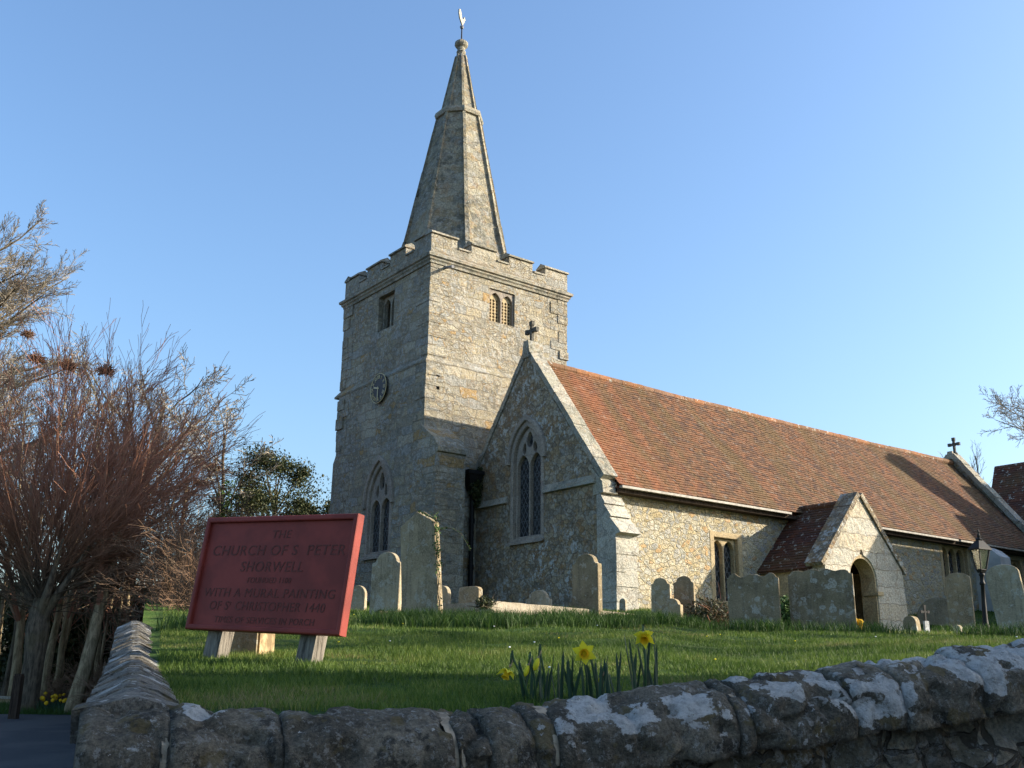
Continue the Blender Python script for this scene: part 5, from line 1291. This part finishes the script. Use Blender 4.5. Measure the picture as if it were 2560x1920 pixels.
ft = tree('lime_tree', bA, PF, 0, 0, 'many-limbed bare tree with a thick dark bole and reddish shoots fanning over the road', 31, (M_['bark'], M_['fantwig']), limbs=limbs, group='bare trees along the road')
mb = MB(); b_ = bA-Vector((0,0,.3)); mb.tube([b_, b_+Vector((0,0,.5)), b_+Vector((0,0,1.5))+T2*.02, b_+Vector((0,0,2.4)), b_+Vector((0,0,3.1))], [.33,.27,.25,.30,.19], 10)
for i in range(9):
    v_ = dirst(rA.uniform(-.8,1), rA.uniform(-.5,.5), 1); mb.tube([b_+Vector((0,0,2.0)), b_+Vector((0,0,2.5))+v_*.35, b_+Vector((0,0,2.5))+v_*1.3, b_+Vector((0,0,2.6))+v_*2.2], [.21,.14,.08,.025], 7)
ft.children[0].name = 'crown'
for c_ in list(ft.children):
    if not c_.data.polygons: bpy.data.objects.remove(c_)
mb.build('trunk', M_['bark'], ft, smooth=True)
# second trunk: forked, sunlit
bB = gpt(158, 26.5)
P2 = dict(lev=4, split=1, seg=[.45,.45,.4,.3], wob=[.05,.06,.07,.09], up=[.02,.035,.05,.05], end=[.25,.3,.35,.4], rmin=.0065, k=[7,5,3,3], n=[12,8,6,0], ang=[(12,38),(12,32),(14,36),(0,0)], len=[(.24,.42),(.3,.55),(.3,.6),(0,0)], taper=[.35,.4,.3,0], rr=[.42,.5,.6,0]); P2['from'] = [.34,.2,.1,0]; P2['n'] = [11,8,6,0]; P2['ang'] = [(14,34),(12,32),(14,36),(0,0)]; P2['len'] = [(.42,.68),(.3,.55),(.3,.6),(0,0)]; P2['rr'] = [.6,.5,.6,0]
tree('lime_tree', bB, P2, 0, 0, 'leaning bare tree with a sunlit forked trunk beside the low roadside wall', 32, (M_['palebark'], M_['redtwig']), limbs=[(dirst(.0,.1,1), 6.8, .21, (0,0,0))], group='bare trees along the road')
tree('lime_tree', gpt(4, 31), P2, 0, 0, 'slim leaning bare tree at the extreme edge of the road beyond the low wall', 37, (M_['bark'], M_['tantwig']), limbs=[(dirst(.10,.1,1), 6.5, .11, (0,0,0))], group='bare trees along the road')
# tall spreading trees behind
PT = dict(lev=5, split=2, seg=[.9,.6,.45,.4,.35], wob=[.05,.09,.12,.14,.15], up=[.01,.02,.03,.03,.02], end=[.35,.3,.3,.35,.4], rmin=.011, k=[8,5,4,3,3], n=[11,8,6,5,0], ang=[(35,65),(25,55),(25,55),(25,55),(0,0)], len=[(.42,.62),(.35,.6),(.35,.6),(.35,.7),(0,0)], taper=[.35,.45,.4,.3,0], rr=[.5,.5,.55,.6,0])
PT['from'] = [.35,.25,.2,.15,0]
rk = 'tall bare trees behind the road'
PC = dict(PT); PC['n'] = [34,15,9,6,0]; PC['ang'] = [(38,74),(15,42),(15,40),(18,45),(0,0)]; PC['len'] = [(.40,.58),(.3,.5),(.3,.5),(.35,.6),(0,0)]; PC['from'] = [.28,.15,.12,.1,0]; PC['rmin'] = .0085; PC['rr'] = [.33,.45,.5,.6,0]; PC['wob'] = [.04,.07,.09,.11,.12]
tA_ = tree('ash_tree', gpt(-300, 42, .6), PC, 17., .5, 'tallest bare spreading tree rising behind the reddish fan-shaped tree', 43, (M_['bark'], M_['greytwig']), d=dirst(.10,0,1), group=rk)
P3 = dict(PT); P3['n'] = [9,7,6,5,0]; P3['ang'] = [(40,72),(25,55),(25,55),(25,55),(0,0)]
tree('ash_tree', gpt(-230, 46, .6), PC, 13.5, .4, 'broad bare tree lower than its tall neighbour at the picture edge', 44, (M_['bark'], M_['greytwig']), d=dirst(.14,0,1), group=rk)
tree('ash_tree', gpt(240, 40, .6), P3, 10.6, .24, 'bare tree with long branches arching out over the sign against the sky', 46, (M_['bark'], M_['greytwig']), d=dirst(.10,0,1), group=rk)
tree('ash_tree', gpt(130, 46, .6), PT, 12., .30, 'bare tree with upright branches in the middle of the thicket', 49, (M_['bark'], M_['greytwig']), d=dirst(-.02,0,1), group=rk)
# ivy-clad thin tree with nests
PI_ = dict(P3); PI_['n'] = [7,6,5,4,0]; PI_['from'] = [.5,.25,.2,.15,0]; PI_['ang'] = [(20,50),(20,45),(25,50),(25,50),(0,0)]
bI = gpt(443, 36, 1.0); it = tree('ash_tree', bI, PI_, 8.4, .13, 'thin bare tree with an ivy-wrapped trunk and a rook nest, beside the evergreen', 52, (M_['bark'], M_['greytwig']), d=dirst(.03,0,1), group=rk)
leafcloud([bI+dirst(.03,0,1)*random.uniform(0,6.3)+Vector((random.gauss(0,.16), random.gauss(0,.16), 0)) for _ in range(1500)], .07, M_['ivy'], 'ivy', it)
# slender poles and shoots of the thicket
PP = dict(lev=3, split=1, seg=[.7,.4,.3], wob=[.03,.06,.1], up=[.01,.05,.05], end=[.3,.35,.4], rmin=.010, k=[5,3,3], n=[26,6,0], ang=[(12,40),(15,45),(0,0)], len=[(.16,.30),(.3,.6),(0,0)], taper=[.55,.3,0], rr=[.4,.6,0]); PP['from'] = [.15,.1,0]
spots = [(-15,33,8.5),(20,35,9.5),(38,31,8),(92,34,9),(112,31,8.3),(128,36,9.5),(176,32,8.4),(190,36,9.2),(205,34,8.8),(222,38,9),(236,33,8.6),(252,36,8.6),(268,34,8.2),(285,38,8.4),(300,33,7.4),(318,36,7.6),(335,34,6.8),(350,38,7.2),(75,37,9.8),(150,38,10)]
for i, (px, s, h) in enumerate(spots):
    tree('sapling', gpt(px, s, .5), PP, h*random.uniform(.9, 1.1), random.uniform(.05, .085), 'slender upright bare sapling in the thicket beyond the road', 100+i, (M_['palebark'], M_['redtwig'] if i % 3 else M_['tantwig']), d=dirst(random.uniform(-.06,.10), 0, 1), group='saplings in the thicket')
# tan shrubs
PS = dict(lev=3, split=1, seg=[.3,.25,.2], wob=[.10,.14,.16], up=[-.02,-.01,0], end=[.35,.4,.4], rmin=.0042, k=[4,3,3], n=[11,7,0], ang=[(15,50),(20,55),(0,0)], len=[(.3,.6),(.35,.7),(0,0)], taper=[.4,.3,0], rr=[.5,.6,0]); PS['from'] = [.1,.1,0]
def shrub(px, s, h, n, seed, dz, spread, label, mats=None):
    rr_ = random.Random(seed); lb_ = [(dirst(rr_.gauss(0,spread), rr_.gauss(0,spread*.7), 1), h*rr_.uniform(.6,1.1), .012, T2*rr_.uniform(-.4,.4)+W2*rr_.uniform(-.4,.4)) for _ in range(n)]
    return tree('hazel_shrub', gpt(px, s, dz), PS, 0, 0, label, seed, mats or (M_['browntwig'], M_['browntwig']), limbs=lb_, cat='shrub', group='bare shrubs below the trees')
lz = lambda px, s: lawn_z(s, s*(ray(px,1350).dot(T2)/ray(px,1350).dot(W2)))-road_z(s)
for i, (px, s, h, n, sp) in enumerate(((400,22,1.9,24,.7),(430,25,2.3,26,.7),(465,28,2.8,26,.6),(365,25,2.3,24,.7),(345,21,1.5,20,.8),(418,18,1.1,18,.8),(385,29,3.3,28,.55),(505,32,2.6,22,.7))):
    shrub(px, s, h, n, 200+i, lz(px, s) if px > 372 else .7, sp, 'tan bare shrub with tangled fine twigs between the low wall and the sign')
for i, (px, s, h, n) in enumerate(((112,28.6,.9,12),(222,28,1.5,16),(250,29,1.8,20),(285,28,1.8,20),(318,27,1.7,20),(192,28.8,1.2,12))):
    shrub(px, s, h, n, 230+i, .15, .7, 'tan bare shrub tangled round the trunks beside the road')
# dark evergreen understorey, yew
def evergreen(name, px, s, h, rad, n, label, dz=0., seed=1, mat='yew', size=.048, base=None, cl=40):
    rr_ = random.Random(seed); b = base or gpt(px, s, dz); ro = empty(name, b, label, 'tree', 'evergreens behind the churchyard'); pts = []
    mb = MB(); mb.tube([b-Vector((0,0,.3)), b+Vector((0,0,h*.4)), b+Vector((.1,0,h*.8))], [.22,.15,.05], 7); mb.build('trunk', M_['bark'], ro)
    br = MB()
    for q in range(cl):
        z = rr_.uniform(.12, 1.0); rm_ = rad*(1.05-.75*z**1.6); a = rr_.uniform(0, 2*PI); d = rr_.uniform(.35, 1.0)*rm_; c = b+Vector((math.cos(a)*d, math.sin(a)*d, z*h)); r = rr_.uniform(.16,.36)*rad*(1.15-.6*z)
        br.tube([b+Vector((0,0,z*h*.75)), c], [.04, .012], 4)
        pts += [c+Vector((random.gauss(0,r*.55), random.gauss(0,r*.55), random.gauss(0,r*.42))) for _ in range(int(n*3.4)//cl)]
    br.build('limbs', M_['bark'], ro); leafcloud(pts, size, M_[mat], 'crown', ro); return ro
evergreen('yew_tree', 560, 38, 8.0, 3.3, 12000, 'broad dark evergreen standing behind the sign against the sky', .8, 61, cl=60)
evergreen('yew_tree', 650, 37, 5.6, 2.1, 5200, 'smaller dark evergreen between the larger one and the tower', 1.2, 62)
evergreen('yew_tree', 485, 40, 7.2, 2.3, 4200, 'dark evergreen partly hidden by the ivy-wrapped tree', .8, 63)
for i, (px, s, h, r) in enumerate(((10,39,3.2,2.6),(95,38,3.4,2.8),(175,39,3.0,2.6),(255,38,3.2,2.6),(330,37,3.2,2.4),(395,34,2.8,2.0))):
    evergreen('holly_tree', px, s, h, r, 2600, 'low dark holly filling the shade behind the roadside trunks', .3, 70+i, size=.09)
# rook nests
for i, (px, py, s, lab) in enumerate(((32,613,40.5,'rook nest high in the tallest bare tree at the picture edge'),(60,722,40.5,'rook nest where a long bough crosses the reddish shoots'),(150,790,27.5,'rusty rook nest, middle one above the reddish shoots'),(80,775,27.5,'rusty rook nest low among the reddish shoots'),(228,800,27.5,'rusty rook nest nearest the open sky'),(461,1010,35.8,'rook nest in the thin ivy-wrapped tree'),(432,1045,35.6,'ragged rook nest below the one in the ivy-wrapped tree'))):
    c = ats(px, py, s); mb = MB(); r = .26 if s > 30 else .19
    for _ in range(110):
        v = Vector((random.gauss(0,1), random.gauss(0,1), random.gauss(0,.6))).normalized(); p = c+Vector((v.x*r*.8, v.y*r*.8, v.z*r*.6))*random.uniform(.5,1); d = Vector((random.gauss(0,1), random.gauss(0,1), random.gauss(0,.5))).normalized()*.18; mb.tube([p-d, p+d], .011, 3)
    o = mb.build('rook_nest', M_['nest'], None, origin=c, recalc=False); tag(o, lab, 'nest', 'rook nests')
# trees beyond the east end
tree('ash_tree', st(62, 35.2, 4.2), PT, 13.4, .26, 'bare tree leaning in from the picture edge above the wing roof', 81, (M_['bark'], M_['greytwig']), d=dirst(-.08,0,1), group='bare trees beyond the church')
for i, (px, s, h) in enumerate(((2085,75,12.5),(2112,78,13.2),(2140,74,13.4),(2168,76,14.2),(2195,72,14))):
    b = ats(px, 1500, s); t = b.x*T2.x+b.y*T2.y
    tree('ash_tree', st(s, t, 4.5), PP, h*.93, .14, 'distant bare tree seen past the cross on the east gable', 90+i, (M_['bark'], M_['greytwig']), group='bare trees beyond the church')
# low roadside wall, gate post, drift of daffodils
wl = [ats(-60, 1510, 29.5), ats(212, 1510, 29.5)]
rw = empty('roadside_wall', (wl[0]+wl[1])/2-Vector((0,0,.9)), 'low pale stone wall across the road behind the tree trunks', 'wall')
mb = MB(); d = (wl[1]-wl[0]).normalized(); d.z = 0; n_ = Vector((-d.y, d.x, 0)); mb.obox((wl[0]+wl[1])/2+Vector((0,0,-.40)), d, n_, Vector((0,0,1)), (wl[1]-wl[0]).length/2, .18, .40); mb.build('wall_body', M_['tan'], rw)
mb = MB(); mb.obox((wl[0]+wl[1])/2+Vector((0,0,.03)), d, n_, Vector((0,0,1)), (wl[1]-wl[0]).length/2+.05, .23, .035); mb.build('wall_cap', M_['coping'], rw)
gp = gpt(36, 24.6); mb = MB(); mb.obox(gp+Vector((0,0,.35)), T2, W2, Vector((0,0,1)), .09, .09, .60); mb.obox(gp+Vector((0,0,.97)), T2, W2, Vector((0,0,1)), .075, .075, .03); o = mb.build('gate_post', M_['darkwood'], None, origin=gp); tag(o, 'dark wooden gate post at the road edge by the thick bole', 'post')
rd = random.Random(77)
for i in range(34):
    px = rd.uniform(78, 160) if i < 26 else rd.choice([rd.uniform(195, 206), rd.uniform(14, 28)]); s = rd.uniform(26.6, 28.9); b = gpt(px, s); h = rd.uniform(.22, .36); p = b+Vector((0,0,h)); mb = MB(); r = rd.uniform(.04,.06)
    mb.lathe([(.01,-.02),(r,.0),(r*.9,.03),(.02,.045)], p, 6, dirst(rd.uniform(-.3,.6),-1,.2)); o = mb.build('daffodil', M_['trumpet'], None, origin=b, attr=[rd.random()]*len(mb.f)); tag(o, 'far yellow daffodil in the drift before the low roadside wall', 'flower', 'daffodils along the roadside wall')
    m2 = MB(); 
    for k in range(9): strap(m2, b+T2*rd.uniform(-.15,.15)-Vector((0,0,.1)), p+T2*rd.uniform(-.22,.22)-Vector((0,0,rd.uniform(.0,.14))), .012, T2*0, 3)
    m2.build('leaf', M_['daffleaf'], o, recalc=False, attr=[.8]*len(m2.f))
# verge grass under the trees by the road
Pv = []
for _ in range(9000):
    s = random.uniform(25.9, 29.3); T = random.uniform(-.50, -.375); p = st(s, T*s); Pv.append((p.x, p.y, road_z(s)-.05))
Pv = np.array(Pv); k = len(Pv); v, f, a = blades(Pv, .16*rng.uniform(.5, 1.4, k), np.full(k, .022), .6, 1, rng.uniform(0, 1, k)); o = fast_mesh('verge_grass', v, f, M_['longgrass'], a); tag(o, 'rough grass verge under the roadside trees', 'grass', kind='stuff')

# ------------------------------------------------------------------ unseen houses and trees, added to cast shadows into the view
def unseen_house(c, ang, L, D, eave, ridge, z0, label, chim=None):
    ro = empty('house', Vector((c.x, c.y, z0)), label, 'house'); u = (T2*math.cos(ang)+W2*math.sin(ang)); v = (W2*math.cos(ang)-T2*math.sin(ang))
    f = lambda a, b, q: tuple(Vector((c.x, c.y, 0))+u*a+v*b+Vector((0,0,q)))
    mb = MB(); mb.prism([(-D/2, z0-.5), (D/2, z0-.5), (D/2, eave), (0, ridge-.1), (-D/2, eave)], lambda a, b, q: f(a, q, b), -L/2, L/2); mb.build('wall', M_['housewall'], ro)
    mb = MB(); mb.prism([(-D/2-.3, eave-.25), (0, ridge), (D/2+.3, eave-.25), (D/2+.3, eave-.10), (0, ridge+.15), (-D/2-.3, eave-.10)], lambda a, b, q: f(a, q, b), -L/2-.2, L/2+.2); rf = mb.build('roof', M_['dtile'], ro, attr=[.5]*len(mb.f))
    if chim:
        a, b, w_, zt = chim; mb = MB(); mb.hexa([f(a-w_,b-w_,ridge-1.5), f(a+w_,b-w_,ridge-1.5), f(a+w_,b+w_,ridge-1.5), f(a-w_,b+w_,ridge-1.5), f(a-w_*.7,b-w_*.7,zt), f(a+w_*.7,b-w_*.7,zt), f(a+w_*.7,b+w_*.7,zt), f(a-w_*.7,b+w_*.7,zt)]); mb.build('chimney', M_['brick'], rf)
    for q in (-L/4, L/4):
        mb = MB(); mb.prism(rect(-.5, .5, z0+1, z0+2.3), lambda a, b, q_: f(-D/2-.02-q_, q+a, b), 0, .02); mb.build('window', M_['glass'], ro)
    return ro
unseen_house(st(.7, 13.5), 0, 10.4, 6, 5.2, 8.6, 0., 'rendered house across the lane, off to the side')  # added out of view to put the foreground in shade

def at_xy(x, y): s_, t_ = x*W2.x+y*W2.y, x*T2.x+y*T2.y; return st(s_, t_)
ANX = PI/2-YAW+PI/2  # unseen cottages below are added to shade the nave wall, porch and roof
unseen_house(at_xy(36.5, 10.8), ANX, 10.6, 4.6, 7.9, 9.7, 2.8, 'rendered cottage south of the church, outside the view')
unseen_house(at_xy(44.6, 10.2), ANX, 4.5, 4.6, 9.8, 11.9, 2.8, 'narrow cottage with a tall tapering chimney south of the church, outside the view', (0, .5, .55, 15.4))
unseen_house(at_xy(52.5, 10.2), ANX, 11, 5.2, 11.5, 14.3, 2.8, 'tallest cottage south of the church, outside the view')

for i, (s_, t_, h_) in enumerate(((8.5, 13.5, 8.5), (12.5, 17., 9.5))):  # unseen trees, added only to break up the sun on the grass
    tree('ash_tree', st(s_, t_, 1.4), P3, h_, .2, 'bare tree on the lane side of the churchyard, outside the view', 300+i, (M_['bark'], M_['greytwig']), group='bare trees beside the lane')

for i, (px_i, s_i, r_i, ln_i) in enumerate(((26, 29.5, .15, .03), (98, 29., .13, -.02), (112, 30., .10, .05), (187, 31., .11, .0), (205, 29.2, .09, .04))):
    tree('lime_tree', gpt(px_i, s_i, .2), P2, 0, 0, 'bare tree with a warm sunlit trunk in the row along the road', 340+i, (M_['palebark'], M_['redtwig']), limbs=[(dirst(ln_i, .05, 1), 6.6, r_i, (0,0,0))], group='sunlit trunks along the road')
